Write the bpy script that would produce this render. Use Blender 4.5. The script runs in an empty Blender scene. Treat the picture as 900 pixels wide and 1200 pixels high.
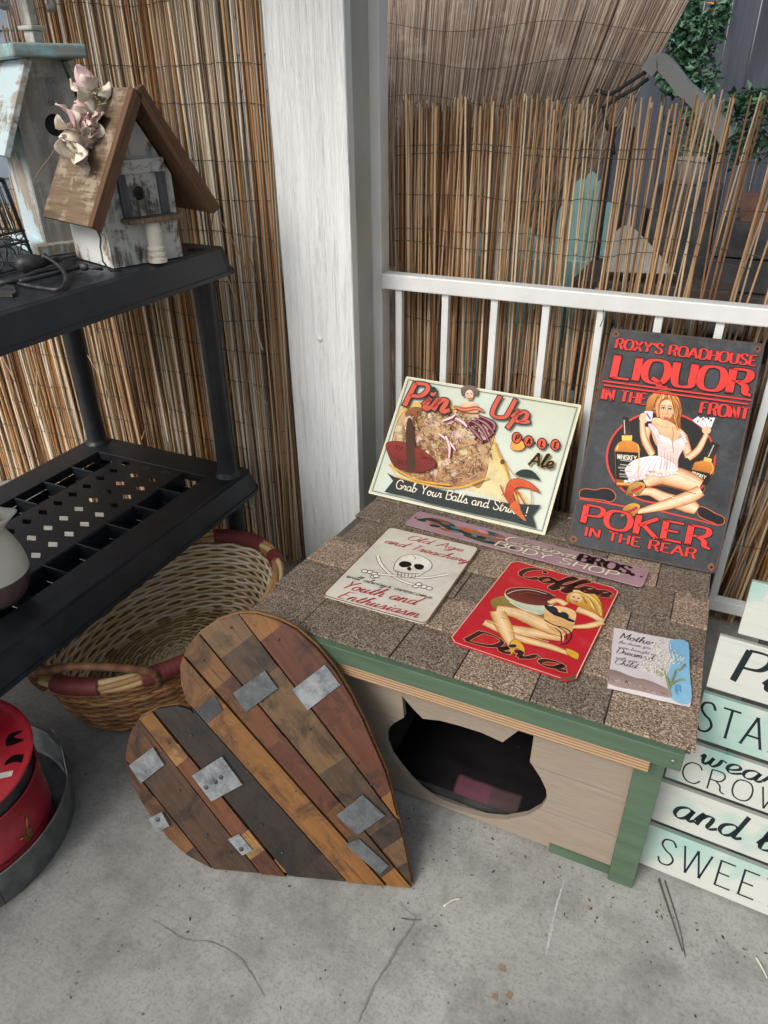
import bpy, math, random
from mathutils import Vector, Matrix
from mathutils.geometry import tessellate_polygon
from mathutils import noise as mnoise
R = math.radians
rnd = random.Random(7)
sc = bpy.context.scene
COL = sc.collection

# ------------------------------------------------------------------ camera
FPX, PITCH, ROLL, YAW, CAMH = 845.7, .53214, -.012546, -.441093, 1.55
_cy, _sy = math.cos(YAW), math.sin(YAW)
FW = Vector((math.cos(PITCH)*_sy, math.cos(PITCH)*_cy, -math.sin(PITCH)))
_r0 = Vector((_cy, -_sy, 0)); _u0 = _r0.cross(FW)
RT = math.cos(ROLL)*_r0 + math.sin(ROLL)*_u0
UP = -math.sin(ROLL)*_r0 + math.cos(ROLL)*_u0
CAM = Vector((0, 0, CAMH))
cd = bpy.data.cameras.new('camera'); cam = bpy.data.objects.new('camera', cd); COL.objects.link(cam)
cam.matrix_world = Matrix(((RT.x, UP.x, -FW.x, 0), (RT.y, UP.y, -FW.y, 0), (RT.z, UP.z, -FW.z, CAMH), (0, 0, 0, 1)))
cd.sensor_fit = 'VERTICAL'; cd.sensor_height = 24.0; cd.lens = 24.0*FPX/1200
cd.clip_start = .02; cd.clip_end = 400
sc.camera = cam

# ------------------------------------------------------------------ light
SUN_EL, SUN_AZ = R(42), R(198)      # azimuth measured from +Y towards +X (light comes from there)
w = bpy.data.worlds.new('World'); sc.world = w; w.use_nodes = True
nt = w.node_tree; nt.nodes.clear()
sky = nt.nodes.new('ShaderNodeTexSky'); sky.sky_type = 'NISHITA'; sky.sun_disc = False
sky.sun_elevation = SUN_EL; sky.sun_rotation = SUN_AZ; sky.air_density = 1.0; sky.dust_density = 4.0
hs = nt.nodes.new('ShaderNodeHueSaturation'); hs.inputs['Saturation'].default_value = .62
bg = nt.nodes.new('ShaderNodeBackground'); bg.inputs[1].default_value = .125
wo = nt.nodes.new('ShaderNodeOutputWorld')
nt.links.new(sky.outputs[0], hs.inputs['Color']); nt.links.new(hs.outputs[0], bg.inputs[0]); nt.links.new(bg.outputs[0], wo.inputs[0])
sl = bpy.data.lights.new('sun', 'SUN'); sl.energy = 1.5; sl.angle = R(24); sl.color = (1, .97, .93)
so = bpy.data.objects.new('sun', sl); COL.objects.link(so)
sd = Vector((math.sin(SUN_AZ)*math.cos(SUN_EL), math.cos(SUN_AZ)*math.cos(SUN_EL), math.sin(SUN_EL)))
so.rotation_euler = sd.to_track_quat('Z', 'Y').to_euler()
sc.view_settings.view_transform = 'Standard'; sc.view_settings.look = 'None'
sc.view_settings.exposure = 0.22; sc.view_settings.gamma = 1
sc.render.resolution_x, sc.render.resolution_y = 768, 1024

# ------------------------------------------------------------------ measuring helpers
def ray(x, y): return FW + RT*((x-450)/FPX) + UP*((600-y)/FPX)
def on(x, y, z=None, X=None, Y=None):
    d = ray(x, y)
    t = (z-CAM.z)/d.z if z is not None else (X-CAM.x)/d.x if X is not None else (Y-CAM.y)/d.y
    return CAM + d*t
def hx(s):
    s = s.lstrip('#'); c = [int(s[i:i+2], 16)/255 for i in (0, 2, 4)]
    return tuple(v/12.92 if v <= .04045 else ((v+.055)/1.055)**2.4 for v in c)
def mix(a, b, t): return tuple(a[i]*(1-t)+b[i]*t for i in range(3))
def cat(pts, closed=False, n=6):
    P = [Vector(p) for p in pts]
    if len(P) < 3 and not closed: return P
    out = []; N = len(P)
    rng = range(N) if closed else range(N-1)
    for i in rng:
        if closed: p0, p1, p2, p3 = P[i-1], P[i], P[(i+1) % N], P[(i+2) % N]
        else: p0, p1, p2, p3 = P[max(i-1, 0)], P[i], P[i+1], P[min(i+2, N-1)]
        for k in range(n):
            t = k/n
            out.append(.5*((2*p1)+(p2-p0)*t+(2*p0-5*p1+4*p2-p3)*t*t+(3*p1-p0-3*p2+p3)*t**3))
    if not closed: out.append(P[-1])
    return out
class Frame:
    def __init__(s, o, u, v):
        s.o = Vector(o); s.u = Vector(u).normalized(); v = Vector(v); v = v - s.u*v.dot(s.u); s.v = v.normalized(); s.n = s.u.cross(s.v)
    def p(s, a, b, c=0): return s.o + s.u*a + s.v*b + s.n*c
    def mat(s): return Matrix(((s.u.x, s.v.x, s.n.x, s.o.x), (s.u.y, s.v.y, s.n.y, s.o.y), (s.u.z, s.v.z, s.n.z, s.o.z), (0, 0, 0, 1)))
    def px(s, x, y, off=0):
        d = ray(x, y); o = s.o + s.n*off; t = (o-CAM).dot(s.n)/d.dot(s.n); q = CAM + d*t - s.o
        return Vector((q.dot(s.u), q.dot(s.v)))

# ------------------------------------------------------------------ mesh builder
class M:
    def __init__(s): s.v = []; s.f = []; s.c = []; s.sm = []; s.col = (1, 1, 1)
    def add(s, vs, fs, col=None, smooth=False):
        b = len(s.v); s.v += [tuple(x) for x in vs]
        c = col or s.col
        s.c += c if isinstance(c, list) else [c]*len(vs)
        for f in fs: s.f.append(tuple(b+i for i in f)); s.sm.append(smooth)
        return s
    def box(s, a, b, F=None, col=None):
        x0, y0, z0 = a; x1, y1, z1 = b
        vs = [(x0,y0,z0),(x1,y0,z0),(x1,y1,z0),(x0,y1,z0),(x0,y0,z1),(x1,y0,z1),(x1,y1,z1),(x0,y1,z1)]
        if F: vs = [F.p(*q) for q in vs]
        return s.add(vs, [(0,3,2,1),(4,5,6,7),(0,1,5,4),(1,2,6,5),(2,3,7,6),(3,0,4,7)], col)
    def bar(s, p, q, wd, th, up=(0, 0, 1), col=None):
        p = Vector(p); q = Vector(q); F = Frame(p, q-p, up); L = (q-p).length
        return s.box((0, -wd/2, -th/2), (L, wd/2, th/2), F, col)
    def tube(s, pts, r, k=6, col=None, caps=True, smooth=True, closed=False):
        P = [Vector(p) for p in pts]; n = len(P); rr = r if isinstance(r, (list, tuple)) else [r]*n
        vs = []; prev = None
        for i in range(n):
            t = (P[(i+1) % n]-P[i-1]) if closed else (P[min(i+1, n-1)]-P[max(i-1, 0)])
            t = t.normalized() if t.length > 1e-9 else Vector((0, 0, 1))
            if prev is None:
                a = Vector((0, 0, 1)) if abs(t.z) < .9 else Vector((1, 0, 0)); prev = (a - t*a.dot(t)).normalized()
            else: prev = (prev - t*prev.dot(t)).normalized()
            bn = t.cross(prev)
            for j in range(k):
                an = 2*math.pi*j/k; vs.append(P[i] + (prev*math.cos(an)+bn*math.sin(an))*rr[i])
        fs = []
        for i in range(n if closed else n-1):
            i2 = (i+1) % n
            for j in range(k): fs.append((i*k+j, i*k+(j+1) % k, i2*k+(j+1) % k, i2*k+j))
        if caps and not closed: fs += [tuple(range(k))[::-1], tuple((n-1)*k+j for j in range(k))]
        if isinstance(col, list): col = [c for c in col for _ in range(k)]
        return s.add(vs, fs, col, smooth)
    def lathe(s, prof, c, k=32, col=None, ax=None, smooth=True):
        c = Vector(c); vs = []; fs = []; n = len(prof)
        F = ax or Frame(c, (1, 0, 0), (0, 1, 0))
        for r, z in prof:
            for j in range(k): a = 2*math.pi*j/k; vs.append(F.p(r*math.cos(a), r*math.sin(a), z))
        for i in range(n-1):
            for j in range(k): fs.append((i*k+j, i*k+(j+1) % k, (i+1)*k+(j+1) % k, (i+1)*k+j))
        if isinstance(col, list): col = [q for q in col for _ in range(k)]
        return s.add(vs, fs, col, smooth)
    def prism(s, poly, F, d0, d1, holes=(), col=None):
        """flat outline (with holes) given a thickness"""
        loops = [[Vector((p[0], p[1], 0)) for p in L] for L in [poly, *holes]]
        tri = tessellate_polygon(loops); flat = [p for L in loops for p in L]; n = len(flat)
        vs = [F.p(p.x, p.y, d1) for p in flat]+[F.p(p.x, p.y, d0) for p in flat]
        fs = []
        for t in tri:
            a, b, c = (flat[i] for i in t)
            if (b-a).cross(c-a).z < 0: t = t[::-1]
            fs.append(tuple(t)); fs.append(tuple(i+n for i in t[::-1]))
        o = 0
        for L in loops:
            m = len(L)
            for i in range(m): j = (i+1) % m; fs.append((o+i, o+j, n+o+j, n+o+i))
            o += m
        return s.add(vs, fs, col)
    def ball(s, c, r, k=10, col=None, sz=(1, 1, 1)):
        m = k//2+1; vs = []; fs = []
        for i in range(m):
            th = math.pi*i/(m-1)
            for j in range(k): a = 2*math.pi*j/k; vs.append((c[0]+r*sz[0]*math.sin(th)*math.cos(a), c[1]+r*sz[1]*math.sin(th)*math.sin(a), c[2]+r*sz[2]*math.cos(th)))
        for i in range(m-1):
            for j in range(k): fs.append((i*k+j, (i+1)*k+j, (i+1)*k+(j+1) % k, i*k+(j+1) % k))
        return s.add(vs, fs, col, True)
WM = {}
def link(o, parent=None, world=None):
    COL.objects.link(o); world = world or Matrix(); WM[o.name] = world
    if parent: o.parent = parent; o.matrix_basis = WM[parent.name].inverted() @ world
    else: o.matrix_basis = world
    return o
def build(m, name, mat, parent=None, frame=None, bevel=0, seg=2, fix=True):
    if frame is not None: W = frame.mat()
    elif parent is not None: W = WM[parent.name]
    else:
        xs = [v[0] for v in m.v]; ys = [v[1] for v in m.v]; zs = [v[2] for v in m.v]
        W = Matrix.Translation(((min(xs)+max(xs))/2, (min(ys)+max(ys))/2, min(zs)))
    Wi = W.inverted(); me = bpy.data.meshes.new(name)
    me.from_pydata([Wi @ Vector(v) for v in m.v], [], m.f); me.materials.append(mat)
    me.polygons.foreach_set('use_smooth', m.sm)
    ca = me.color_attributes.new('Col', 'FLOAT_COLOR', 'POINT')
    ca.data.foreach_set('color', [x for c in m.c for x in (c[0], c[1], c[2], 1)])
    me.update()
    o = bpy.data.objects.new(name, me); link(o, parent, W)
    if bevel:
        b = o.modifiers.new('bevel', 'BEVEL'); b.width = bevel; b.segments = seg; b.limit_method = 'ANGLE'; b.angle_limit = R(40)
        b.harden_normals = False
    return o
def thing(name, loc, label, cat_, group=None):
    o = bpy.data.objects.new(name, None); o.empty_display_size = .05
    link(o, None, Matrix.Translation(Vector(loc))); return tag(o, label, cat_, group)
def tag(o, label, cat_, group=None, kind=None):
    if label: o['label'] = label
    if cat_: o['category'] = cat_
    if group: o['group'] = group
    if kind: o['kind'] = kind
    return o

# ------------------------------------------------------------------ materials
MC = {}
class NB:
    def __init__(s, name):
        s.m = bpy.data.materials.new(name); s.m.use_nodes = True; s.t = s.m.node_tree; s.t.nodes.clear()
        s.out = s.t.nodes.new('ShaderNodeOutputMaterial'); s.b = s.t.nodes.new('ShaderNodeBsdfPrincipled'); s.t.links.new(s.b.outputs[0], s.out.inputs[0])
        s.tc = s.t.nodes.new('ShaderNodeTexCoord')
    def n(s, ty, **k):
        q = s.t.nodes.new('ShaderNode'+ty)
        for a, v in k.items(): setattr(q, a, v)
        return q
    def l(s, a, b): s.t.links.new(a, b)
    def coord(s, scale=(1, 1, 1), rot=(0, 0, 0), which='Object'):
        mp = s.n('Mapping'); mp.inputs['Scale'].default_value = scale; mp.inputs['Rotation'].default_value = rot
        s.l(s.tc.outputs[which], mp.inputs[0]); return mp.outputs[0]
    def noise(s, sc_, co=None, det=4, rough=.55, dist=0):
        q = s.n('TexNoise'); q.inputs['Scale'].default_value = sc_; q.inputs['Detail'].default_value = det; q.inputs['Roughness'].default_value = rough; q.inputs['Distortion'].default_value = dist
        s.l(co if co is not None else s.tc.outputs['Object'], q.inputs['Vector']); return q.outputs['Fac']
    def ramp(s, fac, stops, interp='LINEAR'):
        q = s.n('ValToRGB'); q.color_ramp.interpolation = interp; el = q.color_ramp.elements
        while len(el) < len(stops): el.new(.5)
        for e, (p, c) in zip(el, stops): e.position = p; e.color = (*c, 1) if len(c) == 3 else c
        s.l(fac, q.inputs[0]); return q.outputs[0]
    def mix(s, a, b, fac, mode='MIX'):
        q = s.n('Mix', data_type='RGBA', blend_type=mode)
        for sock, v in ((q.inputs[6], a), (q.inputs[7], b), (q.inputs[0], fac)):
            if hasattr(v, 'is_linked') or hasattr(v, 'links'): s.l(v, sock)
            elif isinstance(v, (int, float)): sock.default_value = v
            else: sock.default_value = (*v, 1)
        return q.outputs[2]
    def fin(s, col, rough=.6, bump=None, bs=.3, bd=.002, metal=0, spec=.5):
        if hasattr(col, 'links'): s.l(col, s.b.inputs['Base Color'])
        else: s.b.inputs['Base Color'].default_value = (*col, 1)
        if hasattr(rough, 'links'): s.l(rough, s.b.inputs['Roughness'])
        else: s.b.inputs['Roughness'].default_value = rough
        s.b.inputs['Metallic'].default_value = metal; s.b.inputs['Specular IOR Level'].default_value = spec
        if bump is not None:
            q = s.n('Bump'); q.inputs['Strength'].default_value = bs; q.inputs['Distance'].default_value = bd
            s.l(bump, q.inputs['Height']); s.l(q.outputs[0], s.b.inputs['Normal'])
        return s.m
G = lambda v: (v, v, v)
def plain(name, c, rough=.6, var=.15, ns=14, bump=.1, bscale=90, metal=0, spec=.5):
    if name in MC: return MC[name]
    b = NB(name); f = b.noise(ns, det=6)
    col = b.mix(mix(c, (0, 0, 0), var), mix(c, (1, 1, 1), var*.35), b.ramp(f, [(.3, G(0)), (.7, G(1))]))
    MC[name] = b.fin(col, rough, b.noise(bscale, det=3), bump, .002, metal, spec); return MC[name]
def wood(name, c1, c2, rough=.6, gs=1, chips=None, chipamt=.5, bump=.35, axis=0):
    """grain runs along the local axis of the piece; chips = colour of paint left on it"""
    if name in MC: return MC[name]
    b = NB(name); s = [38*gs, 38*gs, 38*gs]; s[axis] = 2.2*gs
    co = b.coord(tuple(s)); g = b.noise(1.0, co, 8, .65, .6); s2 = [9*gs]*3; s2[axis] = 1.2*gs
    g2 = b.noise(1.0, b.coord(tuple(s2)), 4, .6, 1.0)
    oi = b.n('ObjectInfo')
    col = b.mix(c1, c2, b.ramp(g, [(.3, G(0)), (.72, G(1))]))
    col = b.mix(col, mix(c1, (0, 0, 0), .55), b.ramp(g2, [(.52, G(0)), (.8, G(.75))]))
    h = g
    if chips:
        k = b.noise(5.5*gs, b.coord((1, 1, 1)), 9, .68, .4)
        k2 = b.ramp(b.mix(k, g, .3), [(chipamt-.03, G(0)), (chipamt+.03, G(1))])
        col = b.mix(col, chips, k2); h = b.mix(g, k2, .6)
    MC[name] = b.fin(col, rough, h, bump, .0025); return MC[name]
def printmat(name, rough=.38, wear=.12, ns=26):
    if name in MC: return MC[name]
    b = NB(name); a = b.n('VertexColor', layer_name='Col')
    f = b.noise(ns, det=7, rough=.7); f2 = b.noise(260, det=2)
    col = b.mix(a.outputs[0], (.02, .018, .015), b.ramp(f, [(.45, G(0)), (.8, G(wear*3))]))
    col = b.mix(col, (.5, .48, .44), b.ramp(b.noise(90, det=6, rough=.75), [(.66, G(0)), (.74, G(wear*2.5))]))
    MC[name] = b.fin(col, rough+.1, f2, .04, .001, spec=.15); return MC[name]
def signmat(name, base, dark, stain, rough=.4, amt=.5, ns=7, fine=0.25):
    if name in MC: return MC[name]
    b = NB(name); f = b.noise(ns, det=8, rough=.65, dist=.4); f2 = b.noise(ns*9, det=5, rough=.7)
    col = b.mix(base, dark, b.ramp(f, [(.38, G(0)), (.68, G(amt))]))
    col = b.mix(col, stain, b.ramp(f2, [(.5, G(0)), (.85, G(fine))]))
    col = b.mix(col, mix(base, (1, 1, 1), .2), b.ramp(b.noise(ns*3, det=6), [(.55, G(0)), (.8, G(.25))]))
    MC[name] = b.fin(col, rough, f2, .06, .001, spec=.22); return MC[name]

def concrete_mat():
    b = NB('concrete'); big = b.noise(1.7, det=5, rough=.6, dist=.6); mid = b.noise(9, det=7, rough=.65); fine = b.noise(170, det=4, rough=.7); sp = b.noise(420, det=2)
    c = b.mix(hx('93938e'), hx('b0b0ab'), b.ramp(big, [(.32, G(0)), (.68, G(1))]))
    c = b.mix(c, hx('706f6b'), b.ramp(mid, [(.46, G(0)), (.72, G(.7))]))
    c = b.mix(c, hx('56534e'), b.ramp(b.noise(3.1, b.coord((1, 1, 1), (0, 0, .6)), 6, .7, 1.2), [(.55, G(0)), (.75, G(.6))]))
    c = b.mix(c, hx('605e59'), b.ramp(fine, [(.48, G(0)), (.72, G(.6))]))
    c = b.mix(c, hx('b9b9b5'), b.ramp(sp, [(.62, G(0)), (.78, G(.5))]))
    # faint parallel broom marks
    br = b.noise(1, b.coord((6, 160, 1), (0, 0, .5)), 3, .5, .3)
    c = b.mix(c, hx('77756f'), b.ramp(br, [(.52, G(0)), (.8, G(.25))]))
    h = b.mix(fine, br, .35)
    return b.fin(c, b.ramp(mid, [(.3, G(.62)), (.7, G(.85))]), h, .35, .002)
def shingle_mat():
    b = NB('asphalt_granules'); oi = b.n('ObjectInfo')
    vor = b.n('TexVoronoi', feature='F1'); vor.inputs['Scale'].default_value = 330; b.l(b.tc.outputs['Object'], vor.inputs['Vector'])
    sep = b.n('SeparateColor'); b.l(vor.outputs['Color'], sep.inputs[0])
    g = sep.outputs[0]
    tan = b.ramp(g, [(0, hx('57493e')), (.3, hx('8a7562')), (.6, hx('a18a74')), (.85, hx('bba893')), (1, hx('cfc3b4'))])
    gry = b.ramp(g, [(0, hx('3f3832')), (.35, hx('6b6057')), (.7, hx('847668')), (1, hx('a39687'))])
    patch = b.noise(6, det=3); add = b.n('Math', operation='ADD'); b.l(oi.outputs['Random'], add.inputs[0]); b.l(patch, add.inputs[1])
    c = b.mix(tan, gry, b.ramp(add.outputs[0], [(.95, G(.05)), (1.3, G(.9))]))
    h = b.ramp(vor.outputs['Distance'], [(0, G(1)), (.7, G(0))])
    return b.fin(c, .9, h, .7, .0025, spec=.25)
def reed_mat(name, attr=False, dark=0, gold=False):
    b = NB(name)
    stops = [(0, hx('5a3d28')), (.1, hx('8a5c38')), (.22, hx('b07c48')), (.34, hx('c99a62')), (.46, hx('a48c74')), (.58, hx('d8bd94')), (.7, hx('c2b4a2')), (.84, hx('e2d4bc')), (1, hx('efe6d4'))]
    if gold: stops = [(0, hx('6e4a2e')), (.15, hx('906b4c')), (.35, hx('b08a62')), (.55, hx('c2a27a')), (.72, hx('a8927a')), (.88, hx('ccb492')), (1, hx('dccbae'))]
    if attr: a = b.n('VertexColor', layer_name='Col'); col = a.outputs[0]
    else: oi = b.n('ObjectInfo'); col = b.ramp(oi.outputs['Random'], stops)
    co = b.coord((1, 1, 1), which='Object') if attr else b.coord((1, 1, 1.6))
    f = b.noise(5, co, 5, .7, .8)
    oi2 = b.n('ObjectInfo')
    col = b.mix(col, hx('4a3526'), b.ramp(f, [(.56, G(0)), (.8, G(.55))]))
    col = b.mix(col, hx('e6dcc8'), b.ramp(b.noise(11, co, 4, .7), [(.54, G(0)), (.78, G(.45))]))
    return b.fin(col, .55, f, .15, .001, spec=.4)
def board_paint(name, base, streak, dirt):
    """thick white paint over coarse embossed grain"""
    b = NB(name)
    g = b.noise(1.0, b.coord((34, 34, 2.0)), 3, .5, 2.4); g2 = b.noise(1.0, b.coord((120, 120, 8)), 3, .5, .8)
    h = b.ramp(g, [(.3, G(0)), (.4, G(1)), (.46, G(.4)), (.52, G(1)), (.6, G(.15)), (.66, G(.8))])
    col = b.mix(base, streak, b.ramp(g, [(.3, G(.7)), (.4, G(0))]))
    col = b.mix(col, dirt, b.ramp(b.noise(3, det=7, rough=.7), [(.55, G(0)), (.85, G(.35))]))
    return b.fin(col, .5, b.mix(h, g2, .2), .6, .004)

concrete = concrete_mat(); granules = shingle_mat(); reed_m = reed_mat('dry_reed'); reed_g = reed_mat('golden_reed', gold=True); reed_a = reed_mat('dry_reed_mass', True)
post_white = board_paint('post_paint', hx('eef2f1'), hx('c6cdcd'), hx('b9b9b2'))
trim_white = plain('trim_paint', hx('f2f3f0'), .5, .12, 8, .12, 60)
core_paint = plain('core_paint', hx('c0c4ba'), .55, .15, 6, .15, 60)
rail_white = plain('rail_paint', hx('e4e8e6'), .4, .12, 10, .08, 80)
b_ = NB('black_plastic'); f_ = b_.noise(13, det=8, rough=.75); s_1 = b_.noise(1.0, b_.coord((160, 6, 60), (0, 0, .5)), 3, .5, .3)
col_ = b_.mix(hx('1f2328'), hx('3a3f45'), b_.ramp(f_, [(.48, G(0)), (.72, G(.45))])); col_ = b_.mix(col_, hx('6d7276'), b_.ramp(s_1, [(.68, G(0)), (.76, G(.4))]))
black_plastic = b_.fin(col_, b_.ramp(f_, [(.3, G(.3)), (.7, G(.55))]), b_.noise(420, det=2), .15, .001)
green_paint = wood('green_paint', hx('485c49'), hx('58705a'), .5, 1.4, bump=.3)
beige_siding = None
wire_m = plain('rusty_wire', hx('2b2420'), .7)
attr_m = printmat('print_ink'); attr_rough = printmat('coloured_matte', .75, .08)
galv = plain('galvanised', hx('8f9694'), .38, .35, 30, .06, 60, metal=.75)
dark_iron = plain('dark_iron', hx('2a2a2c'), .5, .2, 30, .15, 120, metal=.3)

# ------------------------------------------------------------------ lettering: pen strokes on a small alphabet of our own
GL = {
'A': (72, 'l4,0 36,100 68,0|l16,34 57,34'), 'B': (62, 'l10,0 10,100|s10,100 44,99 54,77 40,54 10,52|s10,52 48,51 61,27 46,2 10,0'),
'C': (68, 's64,78 50,98 24,97 6,70 6,30 24,3 50,1 66,22'), 'D': (68, 'l10,0 10,100|s10,100 42,97 64,72 64,28 42,3 10,0'),
'E': (58, 'l10,0 10,100|l10,98 54,98|l10,51 44,51|l10,2 56,2'), 'F': (56, 'l10,0 10,100|l10,98 54,98|l10,51 42,51'),
'G': (70, 's64,80 50,98 24,97 6,70 6,30 24,3 48,1 64,22|l64,0 64,42 42,42'), 'H': (68, 'l10,0 10,100|l58,0 58,100|l10,51 58,51'),
'I': (24, 'l12,0 12,100'), 'K': (66, 'l10,0 10,100|l58,100 12,44|l24,56 62,0'), 'L': (56, 'l10,0 10,100|l10,2 54,2'),
'N': (70, 'l10,0 10,100|l10,100 60,0|l60,0 60,100'), 'O': (72, 's36,100 17,93 7,72 5,50 7,28 17,7 36,0 55,7 65,28 67,50 65,72 55,93 36,100'),
'P': (60, 'l10,0 10,100|s10,100 46,99 57,76 44,50 10,46'), 'Q': (74, 's36,100 17,93 7,72 5,50 7,28 17,7 36,0 55,7 65,28 67,50 65,72 55,93 36,100|s28,22 46,8 56,-10 76,-12'),
'R': (66, 'l10,0 10,100|s10,100 46,99 55,77 42,53 10,50|s28,51 46,34 52,8 66,0'), 'S': (58, 's52,80 38,99 14,95 8,74 24,55 42,44 52,24 40,3 16,2 5,22'),
'T': (62, 'l31,0 31,100|l3,98 59,98'), 'U': (68, 's10,100 10,40 18,6 38,0 56,10 58,40 58,100'), 'W': (94, 'l4,100 24,0|l24,0 47,100|l47,100 68,0|l68,0 90,100'),
'X': (66, 'l6,100 60,0|l60,100 6,0'), 'Y': (66, 'l6,100 33,48|l60,100 33,48|l33,48 33,0'), 'M': (84, 'l10,0 10,100|l10,100 42,20|l42,20 74,100|l74,100 74,0'),
"'": (18, 'l10,100 7,76'), '.': (18, 'd9,7'), '!': (22, 'l11,100 11,30|d11,6'), '-': (26, 'l4,46 22,46'), ' ': (34, ''),
'a': (52, 's42,40 28,51 9,40 5,16 18,0 34,10 43,44|s43,48 40,14 46,1 58,12'), 'b': (50, 's2,14 16,80 22,98 12,96 8,50 10,6 24,0 40,14 38,40 24,48 10,34|s38,40 46,36 54,40'),
'c': (44, 's38,40 26,51 9,40 5,16 18,0 36,6 48,16'), 'd': (54, 's42,40 28,51 9,40 5,16 18,0 34,10 43,44|s46,100 43,50 41,14 46,1 60,12'),
'e': (44, 's2,14 24,20 38,36 28,51 12,44 6,20 18,0 34,4 48,16'), 'f': (36, 's2,14 18,60 34,96 24,100 16,70 12,10 10,-34 18,-40 24,-16 18,0 40,14'),
'g': (52, 's42,40 28,51 9,40 5,16 18,2 34,12 43,44|s43,48 40,0 32,-38 16,-42 8,-30 28,-8 58,12'), 'h': (52, 's2,14 18,80 22,99 13,94 9,40 7,0|s8,20 20,46 34,48 38,34 36,8 44,0 56,12'),
'i': (26, 's2,14 10,34 14,48|s14,48 10,12 16,0 30,12|d16,68'), 'k': (50, 's2,14 18,80 22,99 13,94 9,40 7,0|s8,24 24,46 36,46 34,30 14,24 26,14 38,0 54,12'),
'l': (28, 's2,14 18,70 24,98 14,96 9,40 10,6 18,0 32,12'), 'm': (74, 's2,14 8,40 12,48 9,0|s9,22 20,46 30,46 31,28 29,0|s30,22 42,46 53,46 55,28 54,8 60,0 76,12'),
'n': (54, 's2,14 8,40 12,48 9,0|s9,22 20,46 34,48 37,32 35,8 42,0 58,12'), 'o': (48, 's26,50 9,42 5,18 18,0 34,6 41,28 32,48 24,46 34,36 54,38'),
'p': (52, 's2,14 10,40 14,50 10,0 6,-40|s10,26 24,49 38,44 40,18 28,0 12,8|s28,0 44,4 56,12'), 'r': (40, 's2,14 10,40 12,52 16,46 32,44 28,20 30,2 44,12'),
's': (42, 's2,14 14,36 22,52 28,30 30,8 18,-1 6,6|s30,8 36,2 46,12'), 't': (32, 's2,14 14,50 20,84|s20,84 12,14 18,0 36,12|l4,56 32,58'),
'u': (54, 's2,14 8,36 12,48|s12,48 7,14 14,0 28,6 38,44|s39,48 35,12 42,0 58,12'), 'v': (50, 's2,30 10,48 14,34 20,0|s20,0 34,22 40,50 52,42'),
'w': (70, 's2,30 8,48 10,20 18,0 30,20 34,46|s34,46 32,14 42,0 54,20 58,48 72,42'), 'y': (54, 's2,14 8,36 12,48|s12,48 7,14 14,2 28,8 38,44|s39,48 34,0 26,-38 12,-40 10,-26 30,-6 58,12'),
'z': (46, 'l8,46 38,46|l38,46 6,2|l6,2 42,2'),
}
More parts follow.
